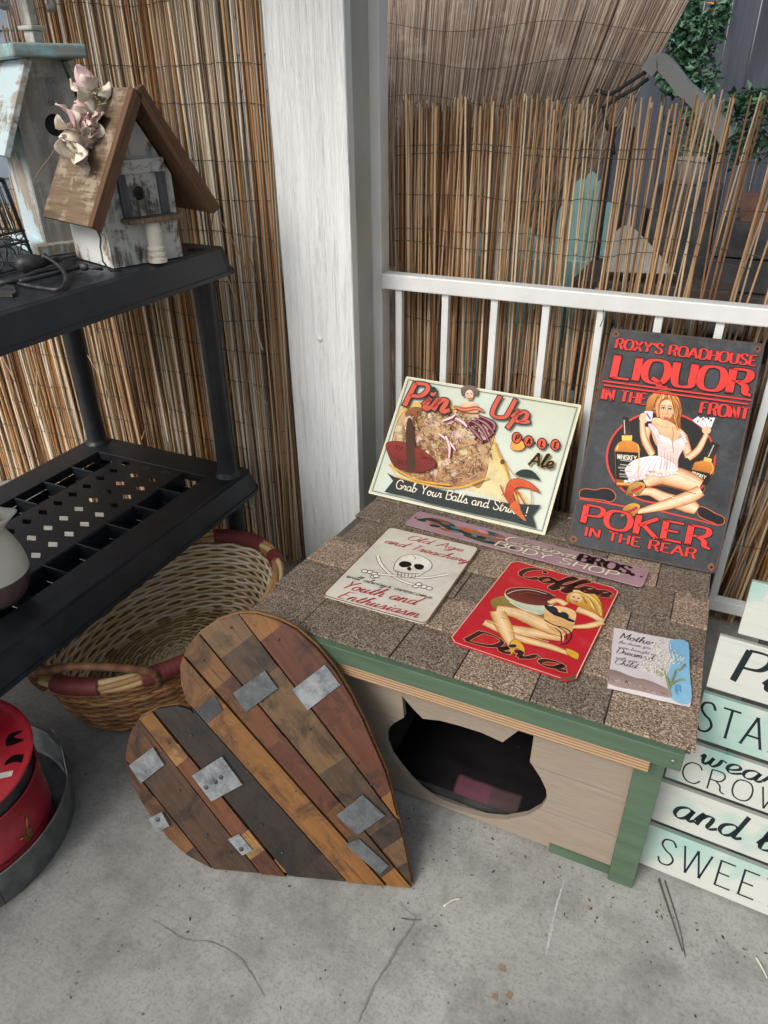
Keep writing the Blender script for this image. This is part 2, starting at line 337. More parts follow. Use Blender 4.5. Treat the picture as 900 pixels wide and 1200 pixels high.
class Art:
    """flat printing on a face: each call lays its ink a hair above the one before"""
    def __init__(s, F, crop=None): s.F = F; s.k = 0; s.crop = crop; s.parts = []; s.cur = None; s.off = .0006
    def part(s, name): s.cur = M(); s.nm = name; s.parts.append((name, s.cur)); return s
    def q(s, p):
        x, y = p
        if s.crop: x, y = s.crop[0]+x/s.crop[2], s.crop[1]+y/s.crop[2]
        return s.F.px(x, y)
    def h(s): s.k += 1; return s.off + s.k*1.6e-5
    def ribbon(s, pts, wd, cols, h):
        n = len(pts); m = len(cols); vs = []; cs = []; fs = []
        for i in range(n):
            t = pts[min(i+1, n-1)]-pts[max(i-1, 0)]; L = t.length or 1e-9; nx, ny = -t.y/L, t.x/L
            wv = wd[i] if isinstance(wd, list) else wd
            for j in range(m):
                a = (j/(m-1)-.5)*wv; vs.append(s.F.p(pts[i].x+nx*a, pts[i].y+ny*a, h)); cs.append(cols[j])
        for i in range(n-1):
            for j in range(m-1): fs.append((i*m+j, (i+1)*m+j, (i+1)*m+j+1, i*m+j+1))
        s.cur.add(vs, fs, cs)
    def fill(s, pts, col, col2=None, smooth=True, uv=False, outline=None, ow=.0015):
        P = [Vector(p) if uv else s.q(p) for p in pts]
        if smooth: P = cat(P, True, 4)
        if sum(P[i].x*P[(i+1) % len(P)].y-P[(i+1) % len(P)].x*P[i].y for i in range(len(P))) < 0: P.reverse()
        h = s.h(); tri = tessellate_polygon([[Vector((p.x, p.y, 0)) for p in P]])
        if col2:
            ys = [p.y for p in P]; a, b = min(ys), max(ys); cs = [mix(col2, col, (p.y-a)/(b-a+1e-9)) for p in P]
        else: cs = [col]*len(P)
        s.cur.add([s.F.p(p.x, p.y, h) for p in P], [tuple(t) for t in tri], cs)
        if outline: s.ribbon(P+[P[0], P[1]], ow, [outline, outline], s.h())
    def limb(s, pts, wd, core, edge, spline=True):
        """a rounded, shaded brush stroke: pts (crop px), wd in crop px per point"""
        P = [s.q(p) for p in pts]; k = (s.q((pts[0][0]+10, pts[0][1]))-s.q(pts[0])).length/10
        W = [Vector((a*k, 0)) for a in wd]
        Q = cat(P, False, 6); W2 = [max(a.x, 0) for a in (cat(W, False, 6) if len(P) > 2 else W)]
        s.ribbon(Q, [a+.0016 for a in W2], [mix(edge, (0, 0, 0), .6)]*2, s.h())
        s.ribbon(Q, W2, [edge, mix(core, edge, .35), core, mix(core, (1, 1, 1), .25), core, mix(core, edge, .35), edge], s.h())
    def line(s, pts, wpx, col, spline=True):
        P = [s.q(p) for p in pts]; k = (s.q((pts[0][0]+10, pts[0][1]))-s.q(pts[0])).length/10
        s.ribbon(cat(P, False, 6) if spline else P, wpx*k, [col, col], s.h())
    def ell(s, c, rx, ry, col, rot=0, col2=None, n=20, outline=None, ow=.0015):
        s.fill([(c[0]+rx*math.cos(a)*math.cos(rot)-ry*math.sin(a)*math.sin(rot), c[1]+rx*math.cos(a)*math.sin(rot)+ry*math.sin(a)*math.cos(rot)) for a in [2*math.pi*i/n for i in range(n)]], col, col2, False, outline=outline, ow=ow)
    def text(s, st, p0, p1, pt, col, thick=.16, thin=.05, slant=0, serif=0, outline=None, ol=.06, track=4, uv=False, arc=0, extra=0):
        if s.nm == 'lettering': s.part('lettering')
        if uv: a, b, t = Vector(p0), Vector(p1), Vector(pt)
        else: a, b, t = s.q(p0), s.q(p1), s.q(pt)
        dx = (b-a).normalized(); dy = Vector((-dx.y, dx.x)); H = (t-a).dot(dy)
        tot = sum(GL[c][0]+track for c in st)-track; sx = (b-a).length/tot; sy = H/100
        def mp(x, y): y2 = y + arc*math.sin(math.pi*min(max(x/tot, 0), 1)); return a+dx*(x*sx+y2*sy*slant)+dy*(y2*sy)
        strokes = []; x0 = 0
        for c in st:
            wd, d = GL[c]
            for q in filter(None, d.split('|')):
                pts = [tuple(float(v) for v in p.split(',')) for p in q[1:].split()]
                if q[0] == 'd':
                    cx, cy = pts[0]; rr = max(thick*60, 5)
                    strokes.append(('d', [mp(x0+cx+rr*sy/sx*math.cos(k*math.pi/4), cy+rr*math.sin(k*math.pi/4)) for k in range(8)]))
                else:
                    P = [Vector((x0+p[0], p[1])) for p in pts]
                    if q[0] == 's': strokes.append(('s', [mp(p.x, p.y) for p in cat(P, False, 6)]))
                    else:
                        for i in range(len(P)-1): strokes.append(('l', [mp(P[i].x, P[i].y), mp(P[i+1].x, P[i+1].y)]))
            x0 += wd+track
        ax = (dy+dx*slant).normalized()
        def draw(ex, color):
            h = s.h()
            for ty, P in strokes:
                if ty == 'd':
                    cc = sum(P, Vector((0, 0)))/8; P = [cc+(p-cc)*(1+ex*4) for p in P]
                    s.cur.add([s.F.p(p.x, p.y, h) for p in P], [tuple(range(8))], [color]*8); continue
                ws = []
                for i in range(len(P)):
                    d = (P[min(i+1, len(P)-1)]-P[max(i-1, 0)]).normalized(); v = abs(d.dot(ax))
                    ws.append((thin+(thick-thin)*v**1.5+ex)*H)
                Q = [p.copy() for p in P]
                if ex:
                    d = (Q[0]-Q[1]).normalized(); Q[0] += d*ex*H*.5; d = (Q[-1]-Q[-2]).normalized(); Q[-1] += d*ex*H*.5
                s.ribbon(Q, ws, [color, color], h)
                if serif and ty in 'ls':
                    for e, nb in ((P[0], P[1]), (P[-1], P[-2])):
                        d = (e-nb).normalized()
                        if abs(d.dot(ax)) > .55 and (abs((e-a).dot(dy)) < .03*H or abs((e-a).dot(dy)-H) < .05*H):
                            sw = serif*H+ex*H*.5; y = -math.copysign(serif*.16*H, (e-a).dot(dy)-H/2)
                            s.ribbon([e+dy*y-dx*sw, e+dy*y+dx*sw], [(serif*.34+ex)*H]*2, [color, color], h)
        if outline: draw(ol, outline)
        draw(extra, col)
    def build(s, parent, mat=None):
        for n, m in s.parts:
            if m.v: build(m, n, mat or attr_m, parent, s.F)

def rect_frame(c):
    """four measured corners BL,BR,TR,TL -> best rectangle: frame at its lower left corner, width, height"""
    BL, BR, TR, TL = [Vector(q) for q in c]; ce = (BL+BR+TR+TL)/4
    u = ((BR-BL)+(TR-TL)).normalized(); v = (TL-BL)+(TR-BR); v = (v-u*v.dot(u)).normalized()
    W = ((BR-BL).length+(TR-TL).length)/2; H = ((TL-BL).dot(v)+(TR-BR).dot(v))/2
    return Frame(ce-u*W/2-v*H/2, u, v), W, H
def rrect(W, H, r, n=4, cut=False):
    out = []
    for cx, cy, a0 in ((W-r, r, -90), (W-r, H-r, 0), (r, H-r, 90), (r, r, 180)):
        for k in range(n+1):
            a = R(a0+90*k/n)
            out.append((cx+r*math.cos(a), cy+r*math.sin(a)))
    return out

# ================================================================== setting
m = M(); m.box((-6, -3, -.15), (3, 2.32, 0)); floor = tag(build(m, 'patio_floor', concrete), None, None, kind='structure')
m = M(); m.box((-6, .8, 2.7), (3, 2.32, 2.8)); tag(build(m, 'light_shaping_roof', plain('shaping_roof_boards', hx('d6d4cc'), .8)), None, None, kind='structure')  # unseen roof slab, added and cut short to shape the sky light
m = M(); m.box((-60, 2.32, -.3), (60, 90, -.06))
tag(build(m, 'yard_ground', plain('dirt', hx('6a5a48'), .95, .4, 3, .6, 30)), None, None, kind='structure')
dark_ink = plain('floor_crack_shade', hx('7a7873'), .9, .2)
def floor_line(name, pix, wd, mat, z=.0012):
    P = cat([on(x, y, z=z) for x, y in pix], False, 6); mm = M(); n = len(P); vs = []; fs = []
    for i, p in enumerate(P):
        t = (P[min(i+1, n-1)]-P[max(i-1, 0)]).normalized(); s = Vector((-t.y, t.x, 0)); k = wd*(.35+.65*abs(mnoise.noise(p*60))*1.6)
        k *= min(1, .25+3*min(i, n-1-i)/n); j = mnoise.noise(p*70)*wd*.5
        vs += [p+s*(k+j), p-s*(k-j)]
    for i in range(n-1): fs.append((2*i, 2*i+2, 2*i+3, 2*i+1))
    mm.add(vs, fs); build(mm, name, mat, floor)
floor_line('crack', [(180,1078),(196,1088),(210,1098),(225,1102),(245,1103),(262,1110),(280,1122),(295,1142),(310,1168)], .0026, dark_ink)
floor_line('crack', [(488,1075),(480,1090),(466,1110),(455,1130),(440,1152),(430,1175),(420,1198)], .0042, dark_ink)
floor_line('crack', [(468,1055),(476,1066),(488,1075)], .001, dark_ink)
floor_line('chalk_mark', [(662,1030),(655,1052),(648,1078),(644,1098),(640,1118)], .0042, plain('chalk', hx('b9bcbd'), .9, .3, 60))
sp = plain('floor_spot', hx('6e655a'), .9, .2)
def spot(x, y, r, mat=sp):
    c = on(x, y, z=.001); mm = M(); n = 14
    mm.add([c+Vector((math.cos(2*math.pi*i/n), math.sin(2*math.pi*i/n), 0))*r*(.7+.6*rnd.random()) for i in range(n)], [tuple(range(n))]); build(mm, 'spot', mat, floor)
rust = plain('rust_spot', hx('8d7a66'), .9, .2)
for x, y, r in [(588,1134,.009),(580,1168,.007),(597,1166,.008),(640,1096,.004)]: spot(x, y, r, rust)
for _ in range(46): spot(rnd.uniform(330, 700), rnd.uniform(960, 1180), rnd.uniform(.0008, .0028))
for _ in range(26): spot(rnd.uniform(10, 330), rnd.uniform(1040, 1195), rnd.uniform(.0008, .003))

mm = M(); gr_ = random.Random(21)
for k in range(420):
    q = gr_.random()
    if q < .4: x, y = gr_.uniform(-.95, .6), 1.09-abs(gr_.gauss(0, .05))
    elif q < .6: x, y = gr_.uniform(-1.9, -1.0), gr_.gauss(1.78, .06)
    else: x, y = gr_.uniform(-1.4, .6), gr_.uniform(.2, 1.1)
    r_ = gr_.uniform(.0006, .0026); a = gr_.uniform(0, 6.28); e_ = gr_.uniform(1, 3); F = Frame((x, y, .0012), (math.cos(a), math.sin(a), gr_.uniform(-.1, .1)), (-math.sin(a), math.cos(a), 0))
    mm.add([F.p(-r_*e_, 0, 0), F.p(0, -r_, 0), F.p(r_*e_, 0, 0), F.p(0, r_, 0), F.p(0, 0, r_*.8)], [(0, 1, 4), (1, 2, 4), (2, 3, 4), (3, 0, 4)], hx(gr_.choice(('4a4139', '6b5a48', '8f7d66', '3c3a37', 'a5967f', '55504a'))))
build(mm, 'grit', attr_rough, floor)['kind'] = 'stuff'

# ------------------------------------------------------------------ reeds
def reed_mesh(i, rm=None):
    mm = M(); r = random.Random(100+i); pts = []; rad = []; n = 7
    bx, by = r.uniform(-2.2, 2.2), r.uniform(-2, 2)
    for k in range(n):
        t = k/(n-1); pts.append((bx*math.sin(t*3.1)*(.6+.4*r.random())+r.uniform(-.5, .5), by*math.sin(t*2.6)+r.uniform(-.4, .4), t)); rad.append((1-.32*t)*(1+r.uniform(-.08, .12)))
    k = 5
    vs = []; fs = []
    for p, a in zip(pts, rad):
        for j in range(k): vs.append((p[0]+a*math.cos(2*math.pi*j/k), p[1]+a*math.sin(2*math.pi*j/k), p[2]))
    for q in range(n-1):
        for j in range(k): fs.append((q*k+j, q*k+(j+1) % k, (q+1)*k+(j+1) % k, (q+1)*k+j))
    fs.append(tuple((n-1)*k+j for j in range(k)))
    me = bpy.data.meshes.new('reed'); me.from_pydata(vs, [], fs); me.materials.append(rm or reed_m)
    me.polygons.foreach_set('use_smooth', [True]*len(fs)); return me
REEDS = [reed_mesh(i) for i in range(9)]; REEDS_G = [reed_mesh(i+20, reed_g) for i in range(9)]
def reed(parent, p, q, r, name='reed', pool=None):
    p = Vector(p); q = Vector(q); d = q-p; o = bpy.data.objects.new(name, rnd.choice(pool or REEDS))
    W = Matrix.Translation(p) @ d.to_track_quat('Z', 'Y').to_matrix().to_4x4() @ Matrix.Rotation(rnd.uniform(0, 6.28), 4, 'Z') @ Matrix.Diagonal((r, r, d.length, 1))
    link(o, parent, W); return o
RC = [hx(c) for c in ('6a4830', '96683f', 'b58348', 'cb9c62', 'ac9278', 'dcc39c', 'c9bcaa', 'eadfcc', 'efe6d8')]
RC2 = [hx(c) for c in ('8f7a6a', 'b39c86', 'a68b74', 'c4b2a0', '9a8a80', 'cdbca8', '7d6656', 'b8a592')]
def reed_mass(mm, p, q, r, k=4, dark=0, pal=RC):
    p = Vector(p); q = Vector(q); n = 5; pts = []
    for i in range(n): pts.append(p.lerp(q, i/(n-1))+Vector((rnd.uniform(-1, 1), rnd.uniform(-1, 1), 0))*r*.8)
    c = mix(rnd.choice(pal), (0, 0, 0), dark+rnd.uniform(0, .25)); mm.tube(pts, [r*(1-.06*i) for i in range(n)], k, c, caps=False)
def wire(parent, x0, x1, y, z, sag=.012):
    P = []; n = int((x1-x0)/.012)
    for i in range(n+1):
        x = x0+(x1-x0)*i/n; P.append((x, y+(.004 if i % 2 else -.004), z+mnoise.noise(Vector((x*3, z*7, 0)))*sag*2+mnoise.noise(Vector((x*30, z, 5)))*.004))
    mm = M(); mm.tube(P, .0011, 4); build(mm, 'binding_wire', wire_m, parent)

# left fence: a thick double layer of reed screening along the patio edge
lf = thing('reed_fence', (-2.1, 1.98, 0), 'tall dense reed fence left of the white post, behind the black shelf', 'reed fence')
FY = 1.955
X0, X1 = -2.98, -1.245
def ltop(x): return 1.95 if x > -2.1 else max(1.2, 1.95-(-2.1-x)*3.0)
for i in range(300):
    x = X0+(X1-X0)*(i+rnd.uniform(-.4, .4))/299; s = rnd.random()
    y = FY-.01+rnd.uniform(-.018, .018); r = rnd.choice((.003, .0036, .0042, .0048, .0056))*rnd.uniform(.9, 1.15)
    t = ltop(x)*rnd.uniform(.985, 1.01); dx = rnd.uniform(-.022, .022)
    b = -.0 + (rnd.uniform(0, .05) if rnd.random() < .2 else 0)
    spl = -.06*max(0, 1-(X1-x)/.25)*rnd.random()
    reed(lf, (x+rnd.uniform(-.01, .01), y-.015*rnd.random()+spl, b+.003), (x+dx, y+rnd.uniform(-.012, .012), t), r)
for i in range(44):      # loose, broken strands standing off the face
    x = rnd.uniform(-1.55, -1.25) if i < 16 else rnd.uniform(-2.6, -1.6); z = rnd.uniform(.02, 1.2); L = rnd.uniform(.06, .3); a = rnd.gauss(0, .35)
    reed(lf, (x, FY-.035, z), (min(x+math.sin(a)*L, -1.25), FY-.045-rnd.random()*.03, z+math.cos(a)*L), rnd.uniform(.0015, .003), 'broken_reed')
mm = M()
for i in range(420):
    x = X0-.05+(X1-X0+.05)*i/419; reed_mass(mm, (x, FY+.02+rnd.uniform(0, .015), .003), (x+rnd.uniform(-.01, .01), FY+.024, ltop(x)*.98), .0046, dark=.05)
for i in range(330):
    x = X0-.05+(X1-X0+.05)*rnd.random(); y = FY-.004+rnd.uniform(-.012, .016); reed_mass(mm, (x, y, .003), (x+rnd.uniform(-.025, .025), y+.004, ltop(x)*rnd.uniform(.97, 1.01)), rnd.uniform(.0026, .0044), 5, 0, RC)
build(mm, 'reed_backing', reed_a, lf)['kind'] = 'stuff'
for z in (.07, .19, .31, .43, .55, .67, .79, .91, 1.03, 1.15, 1.27, 1.39, 1.51, 1.63, 1.75, 1.87): wire(lf, -2.06 if z > 1.5 else X0, X1-.01, FY-.034, z+rnd.uniform(-.02, .02))

# right fence: a lower screen outside the railing, thinning out to the right
rf = thing('reed_fence', (-.3, 2.24, -.06), 'waist-high thinning reed fence outside the white railing, ragged tops', 'reed fence')
RY = 2.2
cnt = 0
xs = []
x = -.975
while x < .5:
    g = .0042 if x < -.72 else .0054 if x < -.48 else .0072 if x < -.15 else .0086
    xs.append(x); x += g*rnd.uniform(.55, 1.45)
for x in xs:
    tz = 1.515+.025*mnoise.noise(Vector((x*9, 3, 0)))+rnd.uniform(-.022, .014)
    f = max(0, (x+.35)); lean = .02*rnd.gauss(0, 1)+f*.16+rnd.gauss(0, .02+.05*f)
    reed(rf, (x, RY+rnd.uniform(-.012, .012), -.05), (x+lean*1.2, RY+rnd.uniform(-.02, .02), tz), rnd.uniform(.003, .0049), pool=REEDS_G)
mm = M()
for i in range(120):
    x = -.985+.3*i/119*(1 if i < 90 else 1.25); reed_mass(mm, (x, RY+.03, -.05), (x+rnd.uniform(-.012, .012), RY+.03, 1.48+rnd.uniform(-.04, .03)), .0048, dark=.2)
for i in range(150):   # below the rail the screen is doubled up and dark
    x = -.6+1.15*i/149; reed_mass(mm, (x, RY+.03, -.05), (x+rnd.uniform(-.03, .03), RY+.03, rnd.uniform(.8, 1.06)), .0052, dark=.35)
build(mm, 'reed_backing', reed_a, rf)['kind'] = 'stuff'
for z in (.3, .52, .74, .9, 1.13, 1.17, 1.27, 1.38, 1.4): wire(rf, -.98, .5, RY-.014, z, .02)

# ------------------------------------------------------------------ post
pt = thing('porch_post', (-1.11, 2.03, 0), 'thick white painted wooden porch post between the two reed fences', 'post')
m = M(); m.box((-1.228, 1.905, .001), (-.992, 1.945, 2.6)); build(m, 'front_board', post_white, pt, bevel=.004)
m = M(); m.box((-1.215, 1.9452, .001), (-1.022, 2.105, 2.6)); build(m, 'core', core_paint, pt, bevel=.003)
m = M(); m.box((-1.225, 2.1052, .001), (-.992, 2.165, 2.6)); build(m, 'back_board', trim_white, pt, bevel=.003)
c = on(375, 397, Y=1.905); m = M(); m.lathe([(0, .006), (.007, .005), (.0105, .002), (.011, 0)], c, 16, ax=Frame(c, (1, 0, 0), (0, 0, 1))); build(m, 'bolt_cap', rail_white, pt)
c = on(427, 576, X=-1.011); 
# ------------------------------------------------------------------ railing
rl = thing('porch_railing', (-.2, 2.11, 0), 'white metal railing with square balusters to the right of the post', 'railing')
m = M(); m.box((-.985, 2.085, 1.005), (1.2, 2.13, 1.052)); build(m, 'top_rail', rail_white, rl, bevel=.004)
m = M(); m.box((-.985, 2.09, .10), (1.2, 2.125, .14)); build(m, 'bottom_rail', rail_white, rl, bevel=.003)
for i in range(14):
    x = -.93+.1555*i; m = M(); m.box((x-.011, 2.096, .1402), (x+.011, 2.118, 1.0048)); build(m, 'baluster', rail_white, rl, bevel=.002)
m = M(); x = -.301; P = []
for i in range(25):
    a = i/24*2*math.pi*1.0; P.append((x+.004*math.sin(3*a), 2.1075+.027*math.cos(a), 1.0285+.028*math.sin(a)*1.05))
m.tube([(p[0], 2.1075+(.0262 if p[1] > 2.1075 else -.0262)*min(1, abs(p[1]-2.1075)/.012), 1.0285+(.027 if p[2] > 1.0285 else -.027)*min(1, abs(p[2]-1.0285)/.012)) for p in P], .0022, 6)
m.tube([(x, 2.083, 1.01), (x+.004, 2.081, .985), (x-.002, 2.08, .962)], .0014, 5)
build(m, 'twist_tie', plain('green_tie', hx('2f6b4a'), .5), rl)
m = M()
for z in (.0,):
    for i in (0,): m.box((1.15, 2.085, 0), (1.2, 2.13, 1.0049))
build(m, 'end_post', rail_white, rl)

# ================================================================== the yard beyond the fence
# tall slanted screen of fine reeds
fs_ = thing('reed_screen', (-.6, 3.2, -.06), 'large leaning screen of fine reeds standing behind the low fence', 'reed screen')
mm = M(); n = 560; Ys = 3.3
for i in range(n):
    t = i/(n-1); bx_ = 430+t*290; tb = on(bx_, 160, Y=Ys); tt = on(bx_+220*(.03+.1*t+.42*t*t), -60, Y=Ys+.25)
    tb = tb+(tb-tt)*.75
    if t > .78: tb = tb.lerp(tt, .30*(t-.78)/.22)
    reed_mass(mm, tb+Vector((0, rnd.uniform(0, .02), 0)), tt, rnd.uniform(.003, .0056), 4, .08, RC2)
o = build(mm, 'fine_reeds', reed_a, fs_); o['kind'] = 'stuff'
for q in range(4):
    mm = M(); P = []
    for i in range(60):
        t = i/59; bx_ = 430+t*290; tb = on(bx_, 160, Y=Ys-.02); tt = on(bx_+220*(.03+.1*t+.42*t*t), -60, Y=Ys+.23); P.append(tb.lerp(tt, .2+.2*q+.03*math.sin(t*9+q)))
    mm.tube(P, .0011, 4); build(mm, 'binding_wire', wire_m, fs_)
mm = M()
for t in (.08, .5, .9):
    bx_ = 430+t*290; tb = on(bx_, 160, Y=Ys+.05); tt = on(bx_+220*(.03+.1*t+.42*t*t), -60, Y=Ys+.3); d = (tt-tb); mm.tube([tb-d*((tb.z+.06)/d.z), tt], .022, 8)
build(mm, 'stake', plain('old_stake', hx('5f5348'), .8), fs_)
# dark board fence at the far end of the yard
bfx = thing('board_fence', (1.5, 6.4, -.06), 'weathered dark grey wooden board fence at the back of the yard', 'fence')
dw = wood('dark_weathered_board', hx('343842'), hx('525762'), .85, .5, axis=2)
for i in range(30):
    x = -1.8+.18*i; m = M(); m.box((x, 6.4+rnd.uniform(0, .012), -.06), (x+.172, 6.425+rnd.uniform(0, .01), 2.9+rnd.uniform(-.03, .03))); build(m, 'board', dw, bfx, bevel=.003)
m = M(); m.box((-1.8, 6.44, .4), (3.6, 6.5, .5)); m.box((-1.8, 6.44, 2.2), (3.6, 6.5, 2.3)); build(m, 'fence_rail', dw, bfx)
# house wall far left
hw = thing('neighbour_house', (-5.2, 4.6, -.06), 'blue-grey sided house wall behind the left reed fence', 'house')
sid = plain('blue_grey_siding', hx('71808f'), .7, .2, 3, .2, 40)
for i in range(16):
    z = -.06+.2*i; m = M(); F = Frame((-8, 4.6, z), (1, 0, 0), (0, .09, 1)); m.box((0, 0, -.0), (5.6, .205, .02), F); build(m, 'siding_board', sid, hw)
m = M(); m.box((-8, 4.64, -.06), (-2.4, 4.8, 3.1)); build(m, 'wall', sid, hw)
# foliage
def leafy(name, label, base, blobs, n, size, cols, stems, seed=1, group=None):
    r = random.Random(seed); t = thing(name, base, label, 'shrub', group); mm = M()
    for c, rad, w_ in blobs:
        for _ in range(int(n*w_)):
            d = Vector((r.gauss(0, 1), r.gauss(0, 1), r.gauss(0, 1))); d = d.normalized()*r.random()**.4
            p = Vector(c)+Vector((d.x*rad[0], d.y*rad[1], d.z*rad[2])); a = Vector((r.gauss(0, 1), r.gauss(0, 1), r.gauss(-.3, .7))).normalized()
            F = Frame(p, a, (r.gauss(0, 1), r.gauss(0, 1), r.gauss(0, 1))); L = size*r.uniform(.6, 1.3); W = L*.3
            mm.add([F.p(0, 0), F.p(L*.45, W, L*.08), F.p(L, 0, -L*.05), F.p(L*.45, -W, L*.08)], [(0, 1, 2), (0, 2, 3)], mix(r.choice(cols), (0, 0, 0), r.uniform(0, .3)))
    o = build(mm, 'leaves', leaf_m, t); o['kind'] = 'stuff'
    for s in stems:
        mm = M(); mm.tube(cat(s, False, 5), [.012*(1-.6*i/(len(cat(s, False, 5))-1)) for i in range(len(cat(s, False, 5)))], 6); build(mm, 'stem', plain('bark', hx('5a4a3a'), .9), t)
    return t
b_ = NB('leaf'); a_ = b_.n('VertexColor', layer_name='Col'); leaf_m = b_.fin(a_.outputs[0], .5); b_.b.inputs['Subsurface Weight'].default_value = 0
GR = [hx(c) for c in ('3d6446', '568061', '2c4d38', '6f9a78', '48735a')]
def blob(px, py, Y, rad, w_=1.0): return (on(px, py, Y=Y), rad, w_)
c0 = on(815, 60, Y=5.0)
leafy('vine_shrub', 'bright green climbing shrub against the dark board fence', (c0.x, 5.0, -.06),
  [blob(806, 12, 5, (.07, .12, .12), .5), blob(800, 50, 5, (.1, .12, .14), .7), blob(822, 45, 5, (.1, .12, .12), .45), blob(838, 22, 5, (.07, .1, .08), .25), blob(795, 85, 5, (.12, .12, .12), .7), blob(815, 95, 5, (.14, .12, .1), .5), blob(850, 8, 5, (.04, .06, .05), .1), blob(812, 150, 5, (.2, .15, .2), .4)], 560, .042, GR,
  [[(c0.x+.05, 5.05, -.06), (c0.x-.05, 5.05, .7), (c0.x+.02, 5.02, 1.4), (c0.x+.1, 5, 2.0)], [(c0.x-.05, 5.05, -.06), (c0.x-.1, 5, .9), (c0.x-.12, 5, 1.5)]], 3)
c1 = on(888, 125, Y=4.2)
leafy('low_bush', 'low dark green bush behind the reed tops, far right', (c1.x, 4.2, -.06), [blob(882, 118, 4.2, (.13, .12, .06), .6), blob(905, 150, 4.2, (.2, .2, .14), .6), blob(855, 165, 4.2, (.16, .2, .12), .5)], 520, .04, GR[:3],
  [[(c1.x, 4.2, -.06), (c1.x+.04, 4.2, .5), (c1.x-.05, 4.2, 1.0)]], 5)
c2 = on(838, 1, Y=6.0); m = M()
t = thing('orange_flower', (c2.x, 6.3, c2.z-.04), 'small orange flower hanging in front of the board fence, top right', 'flower')
for k in range(7):
    a = k/7*6.28; F = Frame((c2.x, 6.3, c2.z), (math.cos(a), -.5, math.sin(a)*.6), (0, 1, .2)); m = M(); m.add([F.p(0, 0), F.p(.04, .022), F.p(.09, 0, .01), F.p(.04, -.022)], [(0, 1, 2, 3)]); build(m, 'petal', plain('orange_petal', hx('f09a35'), .5), t)
m = M(); m.tube([(c2.x, 6.31, c2.z), (c2.x+.02, 6.38, c2.z+.1), (c2.x+.02, 6.42, c2.z+.3)], .006, 5); build(m, 'stem', plain('green_stem', hx('4a6b3c'), .6), t)

# patio chair with woven arm
pc = thing('patio_chair', on(780, 330, Y=2.95)*1.0, 'dark metal patio chair with a curved woven grey arm', 'chair')
WM[pc.name] = Matrix.Translation((on(790, 200, Y=2.95).x, 2.95, -.06)); pc.matrix_basis = WM[pc.name]
Yc = 2.95
b_ = NB('woven_strip'); w1 = b_.n('TexWave', bands_direction='DIAGONAL'); w1.inputs['Scale'].default_value = 130; b_.l(b_.tc.outputs['Object'], w1.inputs['Vector'])
woven = b_.fin(b_.ramp(w1.outputs['Fac'], [(.3, hx('85888a')), (.6, hx('cfd1d0'))]), .7, w1.outputs['Fac'], .4, .004)
def pp(pts, Y=Yc): return [on(660+x/3.75, y/3.75, Y=Y) for x, y in pts]
arm = cat(pp([(372, 318), (400, 282), (432, 272), (475, 315), (525, 380), (575, 425), (625, 480), (680, 545), (720, 610)]), False, 5)
m = M(); n = len(arm); vs = []; fs = []
for i, p in enumerate(arm):
    t = (arm[min(i+1, n-1)]-arm[max(i-1, 0)]).normalized(); up = Vector((0, -1, 0)).cross(t)
    for a, b in ((-.024, -.035), (.024, -.035), (.024, .05), (-.024, .05)): vs.append(p+up*a+Vector((0, b, 0)))
for i in range(n-1):
    for j in range(4): fs.append((i*4+j, i*4+(j+1) % 4, i*4+4+(j+1) % 4, i*4+4+j))
fs += [(0, 1, 2, 3), tuple(4*(n-1)+j for j in (3, 2, 1, 0))]
m.add(vs, fs); build(m, 'woven_arm', woven, pc)
for nm, pts in (('frame_rod', [(145, 395), (190, 412), (225, 405), (300, 355), (370, 312)]), ('frame_rod', [(170, 475), (250, 425), (320, 385), (375, 345)]), ('frame_rod', [(178, 480), (188, 540), (215, 610), (222, 680)])):
    m = M(); m.tube(cat(pp(pts), False, 4), .0065, 7); build(m, nm, dark_iron, pc)
for x in (215, 300, 700): 
    p = pp([(x, 560)])[0]; m = M(); m.tube([(p.x, Yc+.02, p.z), (p.x, Yc+.02, -.059)], .013, 7); build(m, 'leg', dark_iron, pc)
pa, pb = pp([(225, 640)])[0], pp([(700, 640)])[0]
m = M(); m.box((pa.x, Yc, .42), (pb.x, Yc+.5, .5)); build(m, 'seat', plain('dark_sling', hx('23262b'), .8), pc, bevel=.01)
m = M(); F = Frame((pa.x, Yc+.5, .48), (1, 0, 0), (0, .35, 1)); m.box((.05, 0, 0), (pb.x-pa.x-.05, .62, .03), F); build(m, 'backrest', plain('dark_sling', (0, 0, 0)), pc, bevel=.01)
